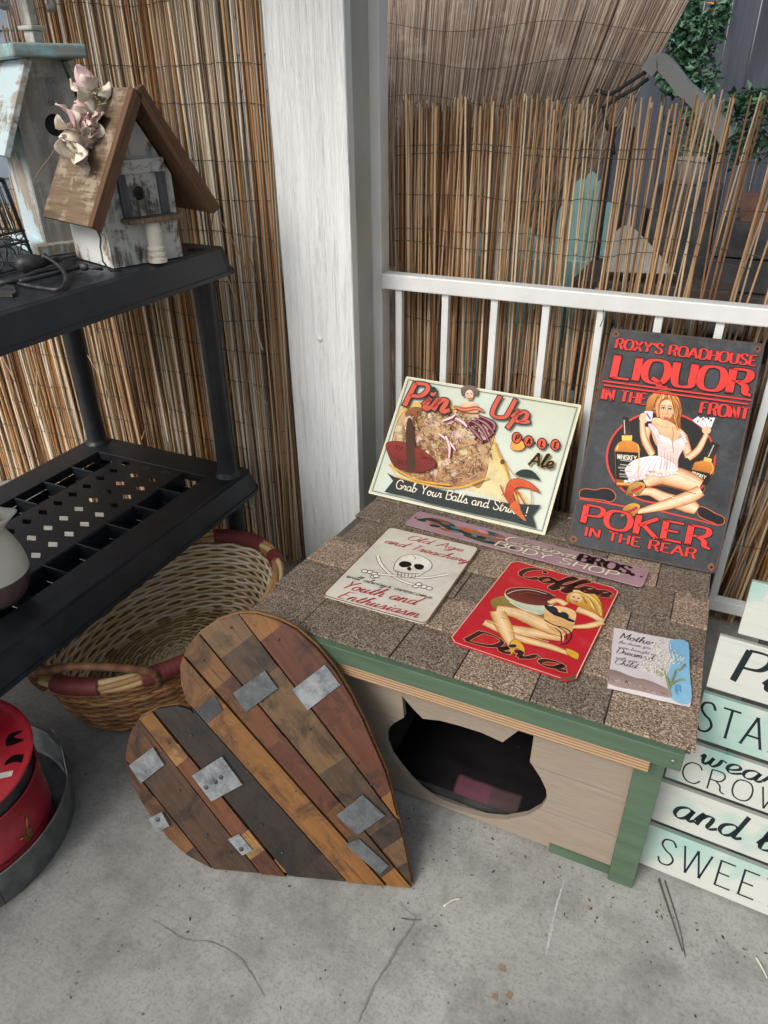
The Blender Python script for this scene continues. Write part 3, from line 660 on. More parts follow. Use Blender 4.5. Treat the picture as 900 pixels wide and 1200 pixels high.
# turquoise garden chairs half hidden by the reeds
tq = plain('turquoise_paint', hx('c8fff8'), .55, .15, 9)
def fan_chair(px0, px1, ptop, pbot, Y, label, n=5, lean=.25):
    a = on(px0, pbot, Y=Y); b = on(px1, pbot, Y=Y); top = on((px0+px1)/2, ptop, Y=Y+lean*.5)
    t = thing('garden_chair', ((a.x+b.x)/2, Y, -.06), label, 'chair', 'turquoise chairs in the yard'); wd = (b.x-a.x); H = top.z-a.z
    for i in range(n):
        u = (i+.5)/n-.5; h = H*(1-1.1*u*u*1.6); F = Frame((a.x+wd*(.5+u*.82), Y, a.z-.12), (1, 0, 0), (u*.35, lean, 1)); W = wd/n*.47
        m = M(); L = (h+.12); prof = [(-W, 0), (W, 0), (W*1.15, L*.9), (W*.7, L*.98), (0, L), (-W*.7, L*.98), (-W*1.15, L*.9)]; m.prism(prof, F, 0, .018); build(m, 'back_slat', tq, t, bevel=.003)
    zs = .34
    m = M(); m.box((a.x, Y-.45, zs-.03), (b.x, Y+.02, zs)); build(m, 'seat', tq, t, bevel=.004)
    for x in (a.x+.02, b.x-.05):
        for y in (Y-.44, Y-.02): m = M(); m.box((x, y, -.059), (x+.03, y+.05, zs-.0302)); build(m, 'leg', tq, t)
        m = M(); m.box((x-.03, Y-.5, zs+.2), (x+.07, Y+.03, zs+.222)); build(m, 'armrest', tq, t, bevel=.003)
        m = M(); m.box((x, Y-.44, zs+.0002), (x+.03, Y-.39, zs+.1998)); build(m, 'arm_support', tq, t)
    m = M(); m.box((a.x+.02, Y-.02, zs-.001), (b.x-.02, Y+.008, a.z+.05)); build(m, 'back_rail', tq, t)
fan_chair(540, 640, 248, 312, 2.75, 'low turquoise garden chair seen through the reeds, left one', 4, .45)
fan_chair(640, 712, 198, 318, 3.05, 'tall turquoise garden chair seen through the reeds, beside the white cushion', 5, .2)
# white folded cushion, tub, planter, timber
c = on(752, 325, Y=2.7); F = Frame(c, (1, 0, 0), (0, .3, 1)); m = M()
out = cat([(-.11, 0), (-.115, .06), (-.1, .13), (-.06, .15), (0, .11), (.06, .06), (.115, .01)], False, 4)
m.prism([(p.x, p.y) for p in out], F, 0, .1); cu = tag(build(m, 'seat_cushion', plain('white_cloth', hx('dcded8'), .9, .15, 20), bevel=.015, seg=3), 'white triangular folded cushion on a crate behind the reeds', 'cushion')
crate_m = wood('grey_board', hx('5a5148'), hx('7c7168'), .85, .8, axis=0)
m = M(); m.box((c.x-.22, 2.62, -.06), (c.x+.3, 3.0, c.z-.004)); tag(build(m, 'wooden_crate', crate_m, bevel=.006), 'grey wooden crate under the white cushion behind the reeds', 'crate')
c = on(806, 215, Y=2.85); m = M(); m.lathe([(0, 0), (.036, 0), (.043, .072), (.046, .08), (.043, .08), (.036, .008), (0, .008)], (c.x, 2.85, c.z), 24); tub = tag(build(m, 'plastic_tub', plain('white_plastic', hx('d8dad8'), .4)), 'white plastic tub standing on a dark box behind the reeds', 'tub')
m = M(); m.box((c.x-.09, 2.78, -.06), (c.x+.11, 2.95, c.z-.002)); tag(build(m, 'storage_box', plain('dark_box', hx('3b4148'), .6, .3), bevel=.006), 'dark storage box under the white tub behind the reeds', 'box')
zt = on(860, 256, Y=2.8).z; x_ = c.x+.12
tp = thing('timber_pile', (x_+.4, 2.9, -.06), 'stack of dark weathered planks right of the storage box behind the reeds', 'timber pile')
z = -.06; k = 0; nl = 11; st = (zt+.06)/nl
for i in range(nl):
    for j in range(3):
        m = M(); y = 2.72+.12*j+rnd.uniform(-.02, .02); x0 = x_+rnd.uniform(0, .06); F = Frame((x0, y, z+.002), (1, rnd.uniform(-.03, .03), 0), (0, 1, 0)); m.box((0, 0, 0), (rnd.uniform(.75, 1.05), .1, st-.006 if i < nl-1 else st-.002), F)
        build(m, 'plank', plain('plank%d' % (k % 5), hx(('4a4a50', '6b5a4c', '3b3d44', '7a706a', '59524e')[k % 5]), .85, .35, 8, .3, 40), tp, bevel=.003); k += 1
    z += st
m = M(); m.prism([(-.1, 0), (.1, 0), (.115, .06), (.122, .06), (.122, .075), (-.122, .075), (-.122, .06), (-.115, .06)], Frame((x_+.17, 2.88, zt+.001), (1, 0, 0), (0, 0, 1)), 0, .13)
tag(build(m, 'planter_box', plain('terracotta', hx('8a6152'), .85, .25), bevel=.004), 'reddish terracotta planter box on the planks behind the reeds', 'planter')
c = on(800, 350, Y=2.6); m = M(); P = [(c.x-.25+.06*i, 2.56+.01*math.sin(i), c.z-.05+.008*math.sin(i*2.1)) for i in range(14)]; m.tube(P, [.05+.004*math.sin(i*1.7) for i in range(14)], 10)
lg = build(m, 'log', plain('grey_bark', hx('6d6462'), .95, .4, 14, .8, 30)); tag(lg, 'grey barked log lying across blocks low behind the railing', 'log')
m = M(); m.box((c.x-.2, 2.5, -.06), (c.x-.05, 2.62, c.z-.098)); tag(build(m, 'concrete_block', plain('block', hx('85827d'), .9)), 'grey concrete block under the left end of the log', 'block')
m = M(); m.box((c.x+.3, 2.5, -.06), (c.x+.45, 2.62, c.z-.098)); tag(build(m, 'concrete_block', plain('block', hx('85827d'), .9)), 'grey concrete block under the right end of the log', 'block')

# ================================================================== cat house
RFY0, RFY1, RZ0, RZ1 = 1.066, 1.96, .497, .425      # shingle top at the front and back edges
RXL, RXR = -.868, .119
SL = (RZ1-RZ0)/(RFY1-RFY0)
RF = Frame((RXL, RFY0, RZ0), (1, 0, 0), (0, 1, SL))  # roof plane, v goes back
ch = thing('cat_house', (-.38, 1.5, 0), 'green and beige wooden cat house with shingled flat roof', 'cat house')
def sidingmat():
    b = NB('beige_siding'); g = b.noise(1.0, b.coord((7, 60, 60)), 5, .65, 1.6); w1 = b.n('TexWave', bands_direction='Z', wave_profile='SAW'); w1.inputs['Scale'].default_value = 2.4; w1.inputs['Distortion'].default_value = .3; b.l(b.tc.outputs['Object'], w1.inputs['Vector'])
    col = b.mix(hx('8f8273'), hx('998c7d'), b.ramp(g, [(.3, G(0)), (.7, G(1))])); col = b.mix(col, hx('6a5f54'), b.ramp(b.noise(5, det=7, rough=.7), [(.6, G(0)), (.85, G(.4))])); col = b.mix(col, hx('5c5248'), b.ramp(w1.outputs['Fac'], [(.96, G(0)), (1, G(.4))]))
    return b.fin(col, .6, b.mix(g, b.ramp(w1.outputs['Fac'], [(.9, G(1)), (1, G(0))]), .4), .8, .004)
siding = sidingmat()
ply = NB('plywood_edge'); wv = ply.n('TexWave', bands_direction='Z'); wv.inputs['Scale'].default_value = 42; wv.inputs['Distortion'].default_value = .6; ply.l(ply.tc.outputs['Object'], wv.inputs['Vector'])
plym = ply.fin(ply.mix(ply.ramp(wv.outputs['Fac'], [(.2, hx('8f7052')), (.7, hx('b99c7a'))]), hx('8a5f3a'), ply.ramp(ply.noise(6, ply.coord((1, 8, 30)), 5), [(.55, G(0)), (.8, G(.6))])), .7, wv.outputs['Fac'], .3, .002)
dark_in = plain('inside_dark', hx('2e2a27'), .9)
roof = None
m = M(); m.box((0.004, .012, -.022), (RXR-RXL-.004, (RFY1-RFY0)/1.0, -.008), RF); roof = build(m, 'roof', plain('roof_deck', hx('4e4a45'), .9), ch)
# shingle tabs: each course its own tabs, front edge lifted
ex = .142; ncs = 7; W = RXR-RXL
for cidx in range(ncs):
    v0 = .0+cidx*ex; v1 = min(v0+ex+.012, (RFY1-RFY0)+.0)
    if v1-v0 < .03: continue
    x = -rnd.uniform(.02, .16); xs_ = []
    while x < W:
        w_ = rnd.uniform(.13, .24); a = max(x, 0)+(.0015 if x > 0 else rnd.uniform(-.004, .003)); b = min(x+w_, W)-.0015
        if x+w_ >= W-.05: b = W+rnd.uniform(-.004, .004); x = W
        if b-a > .03:
            lift = rnd.uniform(0, .0018); F = Frame(RF.p(a, v0+(.0 if cidx == 0 else rnd.uniform(-.003, .003)), -.0065+lift), (1, 0, 0), RF.v*(v1-v0)+RF.n*-.006)
            m = M(); m.box((0, 0, 0), (b-a, v1-v0, .006), F); build(m, 'shingle', granules, roof, F, bevel=.001, seg=1)
        x += w_
# fascia, plywood ledge, legs, front panel
m = M(); m.box((RXL+.012, 1.05, .449), (RXR-.014, 1.0705, .4925)); fa = build(m, 'fascia', green_paint, ch, bevel=.002)
for x in (.088, -.82):
    m = M(); c = Vector((x, 1.0495, .471)); m.lathe([(0, .002), (.004, .002), (.0045, 0)], c, 12, ax=Frame(c, (1, 0, 0), (0, 0, 1))); build(m, 'screw', galv, fa)
for x in (RXL+.02, RXR-.034):
    m = M(); m.box((x-RXL, .006, -.055), (x-RXL+.018, .885, -.0225), RF); build(m, 'side_fascia', green_paint, ch)
m = M(); m.box((-.80, 1.06, .410), (.052, 1.12, .4488)); build(m, 'ledge', plym, ch, bevel=.0015)
for x0, x1, y0, y1 in ((.028, .082, 1.098, 1.152), (-.86, -.806, 1.098, 1.152), (.028, .082, 1.88, 1.93), (-.86, -.806, 1.88, 1.93)):
    m = M(); m.box((x0, y0, .001), (x1, y1, .4098 if y0 < 1.5 else .40)); build(m, 'leg', green_paint, ch, bevel=.002)
PF = Frame((0, 1.116, 0), (1, 0, 0), (0, 0, 1))
def cp(x, y): p = PF.px(400+x/2.25, 760+y/2.25); return (p.x, p.y)
hole = [cp(*p) for p in [(160,125),(190,160),(215,185),(260,190),(310,203),(370,222),(425,247),(455,225),(490,200),(512,190),(506,240),(497,298),(525,340),(540,372),(542,395),(525,420),(490,440),(430,451),(380,446),(340,435),(290,420),(250,404),(210,375),(180,345),(150,308),(130,280),(119,250),(117,232),(125,210),(140,196),(165,182)]]
m = M(); m.prism([(-.8058, .012), (-.1105, .012), (-.1105, .0282), (.0278, .0282), (.0278, .4098), (-.8058, .4098)], PF, -.014, 0, [hole[::-1]]); build(m, 'front_panel', siding, ch)
m = M(); m.box((-.11, 1.112, .001), (.0278, 1.15, .0278)); build(m, 'base_rail', green_paint, ch)
for nm, a, b in (('side_panel', (.03, 1.1525, .002), (.045, 1.879, .418)), ('side_panel', (-.858, 1.1525, .002), (-.843, 1.879, .418)), ('back_panel', (-.842, 1.885, .002), (.029, 1.9, .405)), ('ceiling_panel', (-.842, 1.121, .4185), (.029, 1.88, .4215)), ('floor_panel', (-.842, 1.151, .002), (.029, 1.884, .02))):
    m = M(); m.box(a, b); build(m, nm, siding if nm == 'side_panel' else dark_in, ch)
# bedding inside; its near-black colour paints in the shade of the house
m = M(); nx, ny = 78, 48; vs = []; fs = []; bc = []
for j in range(ny):
    for i in range(nx):
        u, v = i/(nx-1), j/(ny-1); x = -.55+.52*u; y = 1.16+.42*v; e = min(u, 1-u, v, 1-v)*6; h = min(1, e)**.5
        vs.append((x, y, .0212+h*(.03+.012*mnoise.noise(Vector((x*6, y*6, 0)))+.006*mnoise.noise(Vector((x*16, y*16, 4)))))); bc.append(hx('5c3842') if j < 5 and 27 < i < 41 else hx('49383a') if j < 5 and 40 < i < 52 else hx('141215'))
for j in range(ny-1):
    for i in range(nx-1): q = j*nx+i; fs.append((q, q+1, q+nx+1, q+nx))
m.add(vs, fs, bc, True); tag(build(m, 'cat_blanket', attr_rough), 'rumpled pink blanket inside the cat house, indoor shade painted in near-black', 'blanket')

# ================================================================== tin signs
def lying(px, off): return [on_plane(x, y, off) for x, y in px]
def on_plane(x, y, off=0):
    d = ray(x, y); o = RF.o+RF.n*off; return CAM+d*((o-CAM).dot(RF.n)/d.dot(RF.n))
def plate(name, F, W, H, r, th, mat, edge, label, cat_, poly=None):
    t = thing(name, F.p(W/2, 0, 0), label, cat_, 'tin signs on the cat house' if cat_ == 'sign' else None)
    m = M(); m.prism(poly or rrect(W, H, r), F, -th, 0); build(m, 'plate', mat, t, F, bevel=.0007, seg=1)
    return t
RED, BLK, CRM = hx('e03a34'), hx('15130f'), hx('efe6cf')
# --- 1 roadhouse liquor sign, leaning on the railing
c = [on_plane(664, 638, .001), on_plane(838, 672, .001), on(899, 403, Y=2.078), on(716, 384, Y=2.078)]
F, W, H = rect_frame(c); RX = F
t = plate('tin_sign', F, W, H, .014, .0022, signmat('roxy_face', hx('3b3f43'), hx('17191b'), hx('565b5f'), .5, .95, 7), None, 'tall grey liquor and poker sign with red letters leaning on the railing', 'sign')
A = Art(F, (650, 370, 3.6)); A.part('border')
for col, i in ((hx('6b4a3a'), .004),):
    q = rrect(W-2*i, H-2*i, .012); P = [Vector((a+i, b+i)) for a, b in q]; A.ribbon(P+P[:1], .0016, [col, col], A.h())
for cx, cy in ((.016, .016), (W-.016, .016), (.016, H-.016), (W-.016, H-.016)):
    A.fill([(cx+.0075*math.cos(k)*rnd.uniform(.8, 1.6), cy+.0075*math.sin(k)*rnd.uniform(.8, 1.6)) for k in [j*.7 for j in range(9)]], hx('7a5138'), uv=True)
    A.fill([(cx+.0035*math.cos(k), cy+.0035*math.sin(k)) for k in [j*.63 for j in range(10)]], BLK, uv=True)
A.part('emblem')
A.ell((448, 598), 232, 196, RED, n=40); A.ell((448, 598), 224, 189, hx('1d1e20'), n=40)
SK, SKE = hx('f3c79c'), hx('b9703f'); HR, HRE = hx('d98e45'), hx('8a4a1c')
A.part('bottle_print')
A.fill([(252,560),(268,535),(285,527),(325,527),(350,538),(362,560),(350,722),(258,722)], hx('d98a35'), hx('7d3d12'), False, outline=BLK)
A.fill([(283,505),(327,505),(326,527),(284,527)], hx('e2c25c'), None, False); A.fill([(287,425),(312,428),(324,505),(285,503)], hx('1c1712'), hx('3f2c1c'), False)
A.fill([(255,572),(360,578),(349,700),(259,690)], BLK, None, False); A.text('WHISKEY', (262,604), (344,612), (264,584), CRM, .16, .1); A.line([(268,640),(330,645)], 9, hx('8e8a80')); A.line([(272,668),(320,672)], 7, hx('8e8a80')); A.line([(262,708),(345,712)], 10, hx('e0a448'))
A.line([(293,440),(296,500)], 4, hx('c8c4bb')); A.line([(268,545),(262,565)], 5, hx('f4cf8a'))
A.part('bottle_print'); A.fill([(590,618),(632,608),(665,618),(676,640),(672,668),(640,715),(600,712),(566,672)], hx('d98a35'), hx('7d3d12'), False, outline=BLK)
A.fill([(632,596),(664,604),(660,620),(628,610)], hx('e2c25c'), None, False); A.fill([(662,530),(697,545),(668,606),(636,597)], hx('1c1712'), hx('3f2c1c'), False); A.fill([(573,648),(668,668),(640,715),(603,712),(566,676)], BLK, None, False); A.text('WHISKEY', (576,668), (634,690), (580,654), CRM, .16, .1)
A.line([(672,545),(648,596)], 4, hx('c8c4bb'))
A.part('car_print')
for pts in ([(105,750),(112,735),(135,730),(170,735),(205,728),(240,735),(258,760),(248,780),(225,785),(205,778),(130,770),(108,765)], [(600,825),(612,806),(640,812),(680,835),(712,850),(714,875),(690,882),(665,872),(615,850)]):
    A.part('car_print'); A.fill(pts, hx('15151a'), outline=hx('d96a35'), ow=.0018)
A.line([(105,772),(180,783),(300,806)], 6, RED); A.line([(395,812),(520,842),(690,884)], 6, RED)
A.part('figure_print')
A.limb([(398,392),(412,360),(445,335),(470,332)], [26,40,50,40], HR, HRE)
A.fill([(384,402),(392,352),(428,322),(482,320),(520,342),(536,396),(530,440),(532,478),(518,492),(502,462),(450,440),(420,400),(400,404)], HR, HRE, outline=hx('6b3a18'))
A.limb([(392,470),(382,525),(412,582)], [38,36,28], SK, SKE); A.limb([(412,588),(378,520),(368,446)], [28,28,20], SK, SKE); A.ell((376,432), 19, 22, SK)
A.fill([(378,402),(415,402),(412,446),(384,446)], hx('d9d9e2'), None, False, outline=BLK, ow=.0008); A.line([(388,412),(404,436)], 6, hx('55557a'))
A.fill([(420,430),(470,440),(500,455),(548,492),(554,520),(545,560),(440,560),(405,480),(408,455)], SK, hx('e0a070'), outline=hx('8a5030'), ow=.001)
A.limb([(540,505),(556,560),(566,598)], [36,36,30], SK, SKE); A.limb([(562,600),(605,566),(640,500)], [32,28,20], SK, SKE); A.ell((640,482), 19, 18, SK)
for k in range(4): A.fill([(628+k*10,478),(580+k*24,442-k*4),(606+k*24,424+k*2),(650+k*4,470)], hx('e9ecea'), None, False, outline=BLK, ow=.0007)
for x, y in ((603,446),(625,436),(648,434),(660,442)): A.ell((x,y), 4, 5, RED if x % 2 else BLK)
A.ell((470,398), 33, 44, hx('f5cfaa'), .15, hx('dfa06c'), outline=hx('8a5030'), ow=.0008)
A.limb([(436,428),(432,380),(450,345),(490,335)], [10,22,26,18], HR, HRE); A.limb([(498,345),(516,385),(512,430),(524,478)], [18,26,22,10], HR, HRE)
for x, y in ((458,392),(486,396)): A.line([(x-9,y),(x,y-5),(x+9,y+1)], 5, hx('3a2418')); A.line([(x-10,y-11),(x,y-15),(x+10,y-9)], 3, hx('6b4020'))
A.line([(460,430),(470,435),(480,431)], 8, hx('c22f36')); A.line([(474,400),(477,414),(470,416)], 2.5, hx('b9703f'))
DR, DRE = hx('f4e3de'), hx('cfa3a3')
A.limb([(402,462),(428,492),(440,540)], [22,26,22], DR, DRE); A.limb([(540,496),(545,530),(530,560)], [20,24,20], DR, DRE)
A.fill([(432,535),(440,502),(470,512),(492,540),(520,520),(550,512),(552,548),(535,575),(520,610),(516,652),(470,664),(430,640),(436,590)], DR, hx('dcb6b0'), outline=hx('a56a68'), ow=.001)
A.ell((466,540), 30, 28, hx('f8ece6'), .3, hx('e2bfba')); A.ell((524,548), 27, 26, hx('f8ece6'), -.2, hx('e2bfba')); A.line([(496,520),(498,552),(502,580)], 4, hx('b98a86'))
A.limb([(380,705),(450,672),(540,690),(612,722)], [56,84,86,64], SK, SKE)
A.limb([(330,752),(400,742),(470,772),(560,800),(600,818)], [22,36,50,62,44], SK, SKE); A.limb([(618,738),(560,768),(460,800),(350,828)], [52,58,46,20], SK, SKE)
A.fill([(296,648),(330,612),(380,596),(440,592),(500,620),(520,652),(470,668),(410,655),(392,662),(372,690),(345,698),(318,708),(308,682)], hx('f6efee'), hx('d9c9cc'), outline=hx('9a7a80'), ow=.001)
for k in range(6): A.line([(330+k*28,690-k*6),(350+k*24,650-k*5),(390+k*16,604)], 3, hx('c9aeb2'))
for x, y in ((322,732),(300,822)):
    A.fill([(x-8,y-14),(x+30,y-32),(x+60,y-22),(x+52,y+4),(x+30,y+26),(x+6,y+18),(x-22,y+28)], hx('cf9f45'), hx('8a5a20'), outline=BLK, ow=.0008); A.line([(x+2,y+8),(x+30,y-2),(x+48,y-14)], 13, hx('b02538'))
r = random.Random(31)
for k in range(16):      # hair strands
    a = k/15; A.line([(440+a*50, 330+abs(a-.4)*16), (428+a*78+r.uniform(-4, 4), 372+r.uniform(-6, 6)), (410+a*112+r.uniform(-5, 5), 398+a*60 if a > .5 else 396+a*30)] if a > .82 or a < .12 else [(440+a*50, 328), (436+a*62, 340), (430+a*70, 352)], r.uniform(1.5, 3.5), r.choice([hx('f2c27a'), hx('8a4a1c'), hx('b9702f'), hx('f7d79c')]))
for k in range(7): A.line([(504+k*3, 352+k*6), (517+k*2, 400+k*4), (508+k*2, 440), (520+k, 484-k*3)], 2, r.choice([hx('f2c27a'), hx('8a4a1c'), hx('b9702f')]))
for x, y in ((459,393),(487,397)): A.ell((x, y), 6, 3.6, hx('efe9e2')); A.ell((x, y), 3, 3.4, hx('2a4a55')); A.line([(x-9, y-3), (x, y-6), (x+9, y-2)], 2.2, BLK)
A.line([(497,470),(500,500),(497,520)], 2.5, hx('a8683c')); A.line([(420,452),(450,468),(480,470)], 2, hx('c98a58')); A.line([(505,470),(530,482)], 2, hx('c98a58'))
for k in range(9): A.ell((402+k*5, 462+k*9), 8, 6, hx('f6ecea'), .6, hx('d9bdbd'), 9, hx('a98488'), .0006)
for k in range(5): A.ell((536+k*4, 496+k*9), 8, 6, hx('f6ecea'), -.5, hx('d9bdbd'), 9, hx('a98488'), .0006)
for k in range(6): A.line([(448+k*14, 572), (452+k*12, 610), (446+k*13, 648)], 2, hx('c79a98'))
for k in range(14): A.ell((300+k*16, 700-k*3.2 if k < 6 else 676-abs(k-9)*3), 9, 7, hx('f8f2f2'), .2, hx('d0bcc2'), 9, hx('9a7a80'), .0006)
A.line([(400,676),(470,655),(560,680),(612,706)], 5, hx('fbe3c4')); A.line([(600,746),(520,775),(430,800)], 4, hx('fbe3c4')); A.line([(410,734),(480,760),(560,786)], 3, hx('fbe3c4'))
A.line([(385,722),(460,718),(540,738),(596,752)], 3, hx('8f5228')); A.line([(622,712),(634,730),(622,752)], 3, hx('8f5228'))
for k in range(4): A.line([(366+k*5, 440), (368+k*5, 424), (374+k*5, 416)], 3.2, hx('f7d2aa')); A.line([(632+k*6, 488), (634+k*6, 474), (638+k*5, 468)], 3.2, hx('f7d2aa'))
for x, y, l in ((300,612,3),(300,630,4),(300,655,3),(298,680,3)): A.line([(x-24,y-2),(x+22,y+3)], l, hx('b9b4a8'))
A.line([(352,545),(356,600),(348,700)], 4, hx('f0c070')); A.line([(660,622),(668,645),(655,672)], 3, hx('f0c070'))
A.part('lettering')
kw = dict(serif=.14, outline=BLK, ol=.07)
A.text("ROXY'S ROADHOUSE", (252,138), (848,214), (262,97), RED, .27, .1, **kw); A.text('LIQUOR', (232,262), (826,338), (250,166), RED, .31, .09, **kw)
for a, b in (((203,276),(828,357)), ((208,293),(816,374))): A.line([a, b], 11, BLK, False); A.line([a, b], 7, RED, False)
A.text('IN THE', (193,352), (385,377), (201,306), RED, .26, .1, **kw); A.text('FRONT', (607,412), (815,440), (614,363), RED, .27, .1, **kw)
A.text('POKER', (104,872), (655,984), (120,795), RED, .31, .1, **kw); A.text('IN THE REAR', (122,927), (595,1026), (131,889), RED, .28, .1, **kw)
A.build(t)
# --- 2 pale ale sign
c = [on_plane(438, 578, .001), on_plane(641, 629, .001), on(678, 474, Y=2.06), on(471, 441, Y=2.06)]
F, W, H = rect_frame(c)
t = plate('tin_sign', F, W, H, .006, .0025, signmat('ale_face', hx('c6d0c2'), hx('bdb590'), hx('d6decf'), .3, .45, 4, .15), None, 'cream landscape ale sign with red script leaning beside the post', 'sign')
A = Art(F, (430, 420, 3.3333)); A.part('border')
for i, wd, col in ((.001, .004, hx('e8e0bf')), (.009, .0016, BLK), (.0115, .0006, BLK)):
    P = [Vector(p) for p in ((i, i), (W-i, i), (W-i, H-i), (i, H-i), (i, i))]
    for a, b in zip(P, P[1:]): A.ribbon([a, b], wd, [col, col], A.h())
A.part('figure_print')
A.fill([(95,430),(110,300),(130,200),(200,170),(330,180),(480,240),(505,330),(560,470),(640,560),(600,600),(480,540),(300,500),(150,480)], hx('d9b45a'), hx('d6cfa4'))
A.fill([(105,420),(100,320),(128,230),(180,190),(260,205),(340,200),(420,215),(490,250),(500,300),(478,370),(470,440),(440,505),(400,490),(330,505),(230,480),(150,460)], hx('cfae86'), hx('a9794e'), outline=hx('5d3622'))
A.fill([(440,230),(500,260),(490,310),(455,335),(400,300),(400,250)], hx('7d3440'), hx('5a2230')); A.fill([(150,210),(190,190),(220,205),(190,240),(160,240)], hx('8c5a38'))
for a, b in (((300,260),(350,230)), ((280,300),(350,360)), ((310,310),(320,390))): A.limb([a, ((a[0]+b[0])/2+8, (a[1]+b[1])/2), b], [20, 26, 14], hx('e7b9b4'), hx('b05a6a'))
r = random.Random(11)
def inside(x, y): return (x-300)**2/195**2+(y-345)**2/148**2 < 1
for k in range(90):
    x, y = r.uniform(110, 490), r.uniform(200, 490)
    if inside(x, y): A.ell((x, y), r.uniform(8, 30), r.uniform(6, 18), r.choice([hx('d8c39a'), hx('b58a5c'), hx('e3d3b0'), hx('8f6240'), hx('c9a878'), hx('a8795a'), hx('d9b9a8')]), r.uniform(0, 3), n=9)
for k in range(950):
    x, y = r.uniform(105, 490), r.uniform(195, 495)
    if not inside(x, y): continue
    P = [(x, y)]; an = r.uniform(0, 6.28)
    for _ in range(4): an += r.gauss(.5, .9); P.append((P[-1][0]+r.uniform(3, 9)*math.cos(an), P[-1][1]+r.uniform(3, 9)*math.sin(an)))
    A.line(P, r.uniform(.8, 1.9), r.choice([hx('4a2a1c'), hx('6b4228'), hx('3d2219'), hx('d9c8a4'), hx('8a5c3a'), hx('e3d6b6'), hx('5b3824'), hx('7a3a2a')]))
for a, b in (((300,250),(350,225)), ((285,300),(350,365)), ((312,310),(325,395)), ((350,240),(395,275))): A.limb([a, ((a[0]+b[0])/2+8, (a[1]+b[1])/2), b], [9, 12, 6], hx('efd0c8'), hx('b0506a'))
for q in ([(440,230),(500,262),(488,305)], [(410,250),(450,275),(480,330)], [(400,270),(430,300),(455,330)], [(425,240),(470,262),(500,300)]): A.limb(q, [6, 15, 5], hx('8d4a56'), hx('4a1826'))
A.fill([(80,338),(130,330),(170,345),(215,360),(265,400),(272,425),(240,445),(190,450),(120,430),(95,395)], hx('8c2f27'), hx('6a1f1c'), outline=hx('3c1512')); A.fill([(160,260),(182,255),(195,420),(175,450),(160,420)], hx('4a2d22')); A.text('Since', (210,395), (262,408), (214,374), hx('3a1510'), .12, .06); A.text('IPA', (112,360), (146,368), (115,342), hx('3a1510'), .14, .08)
A.text('BALE', (120,415), (160,425), (122,396), hx('3a1510'), .14, .08)
for a, b, cc in (((120,470),(330,512),(480,470)), ((90,420),(200,480),(330,500)), ((500,330),(540,430),(590,560))): A.line([a, b, cc], 6, hx('d9a23c'))
for pts in ([(498,330),(525,395),(548,440),(570,520)], [(505,345),(560,440),(640,520),(640,600)]): A.line(pts, 3, hx('c9922f'))
A.ell((533,410), 9, 10, hx('6b3a20'))
A.fill([(374,150),(372,126),(390,114),(420,115),(438,132),(434,150),(424,152),(410,134),(394,134),(384,156)], hx('7d6a64'), hx('5f4c48')); A.ell((404,150), 16, 20, hx('ecd2ba'), 0, hx('d3a688')); A.line([(396,162),(405,166),(414,161)], 4, hx('b3272d')); A.line([(394,146),(400,144)], 3, BLK); A.line([(409,145),(416,146)], 3, BLK)
A.fill([(370,195),(385,178),(425,180),(440,205),(430,220),(385,215)], hx('e9c3a4'), hx('cf9a74')); A.limb([(345,195),(385,208),(430,202),(460,214)], [8,16,14,8], hx('c2653f'), hx('8c3a20'))
A.fill([(575,322),(600,318),(620,350),(600,366),(565,358)], hx('e2a24e'), outline=hx('8a5a20'))
A.fill([(582,458),(610,440),(650,446),(680,482),(650,474),(615,470)], hx('20302a')); A.fill([(555,490),(590,475),(640,490),(680,530),(640,515),(590,510),(575,540),(600,600),(570,590),(545,540)], hx('d4582f'), hx('8e2f1c'), outline=hx('4a1a10'))
for pts in ([(525,500),(540,540),(580,600)], [(560,500),(600,540),(640,620)], [(530,540),(560,525),(600,530)]): A.line(pts, 5, hx('b9431f'))
A.part('banner_print')
NV = hx('26302f'); A.fill([(84,452),(112,468),(200,493),(300,520),(400,542),(480,556),(560,572),(682,578),(648,618),(664,668),(560,640),(400,606),(250,571),(160,545),(74,526),(108,484)], NV, None, False)
A.text('Grab Your Balls and Strike !', (116,512), (628,622), (122,478), CRM, .1, .09, track=2)
A.fill([(560,585),(590,560),(605,600),(625,640),(600,625)], hx('c9632f'))
A.part('lettering')
A.text('Pin', (140,190), (318,218), (168,100), hx('cf5b48'), .2, .13, .18, outline=hx('2b2a2a'), ol=.09); A.text('Up', (470,228), (628,262), (490,148), hx('cf5b48'), .2, .13, .18, outline=hx('2b2a2a'), ol=.09); A.ell((264,130), 13, 12, hx('1f3a3c'))
for (x, y), s_ in zip(((588,317), (634,330), (686,340), (738,345)), 'PALE'):
    A.ell((x, y), 20, 24, BLK); A.ell((x, y), 16, 20, hx('d4563c')); A.text(s_, (x-7, y+11), (x+6, y+13), (x-6, y-12), BLK, .26, .2)
for x, y in ((611,326), (660,338), (712,345)): A.ell((x, y), 4, 5, BLK)
A.text('Ale', (632,422), (726,436), (650,374), BLK, .2, .13, .18, outline=hx('c9a24e'), ol=.05)
A.build(t)
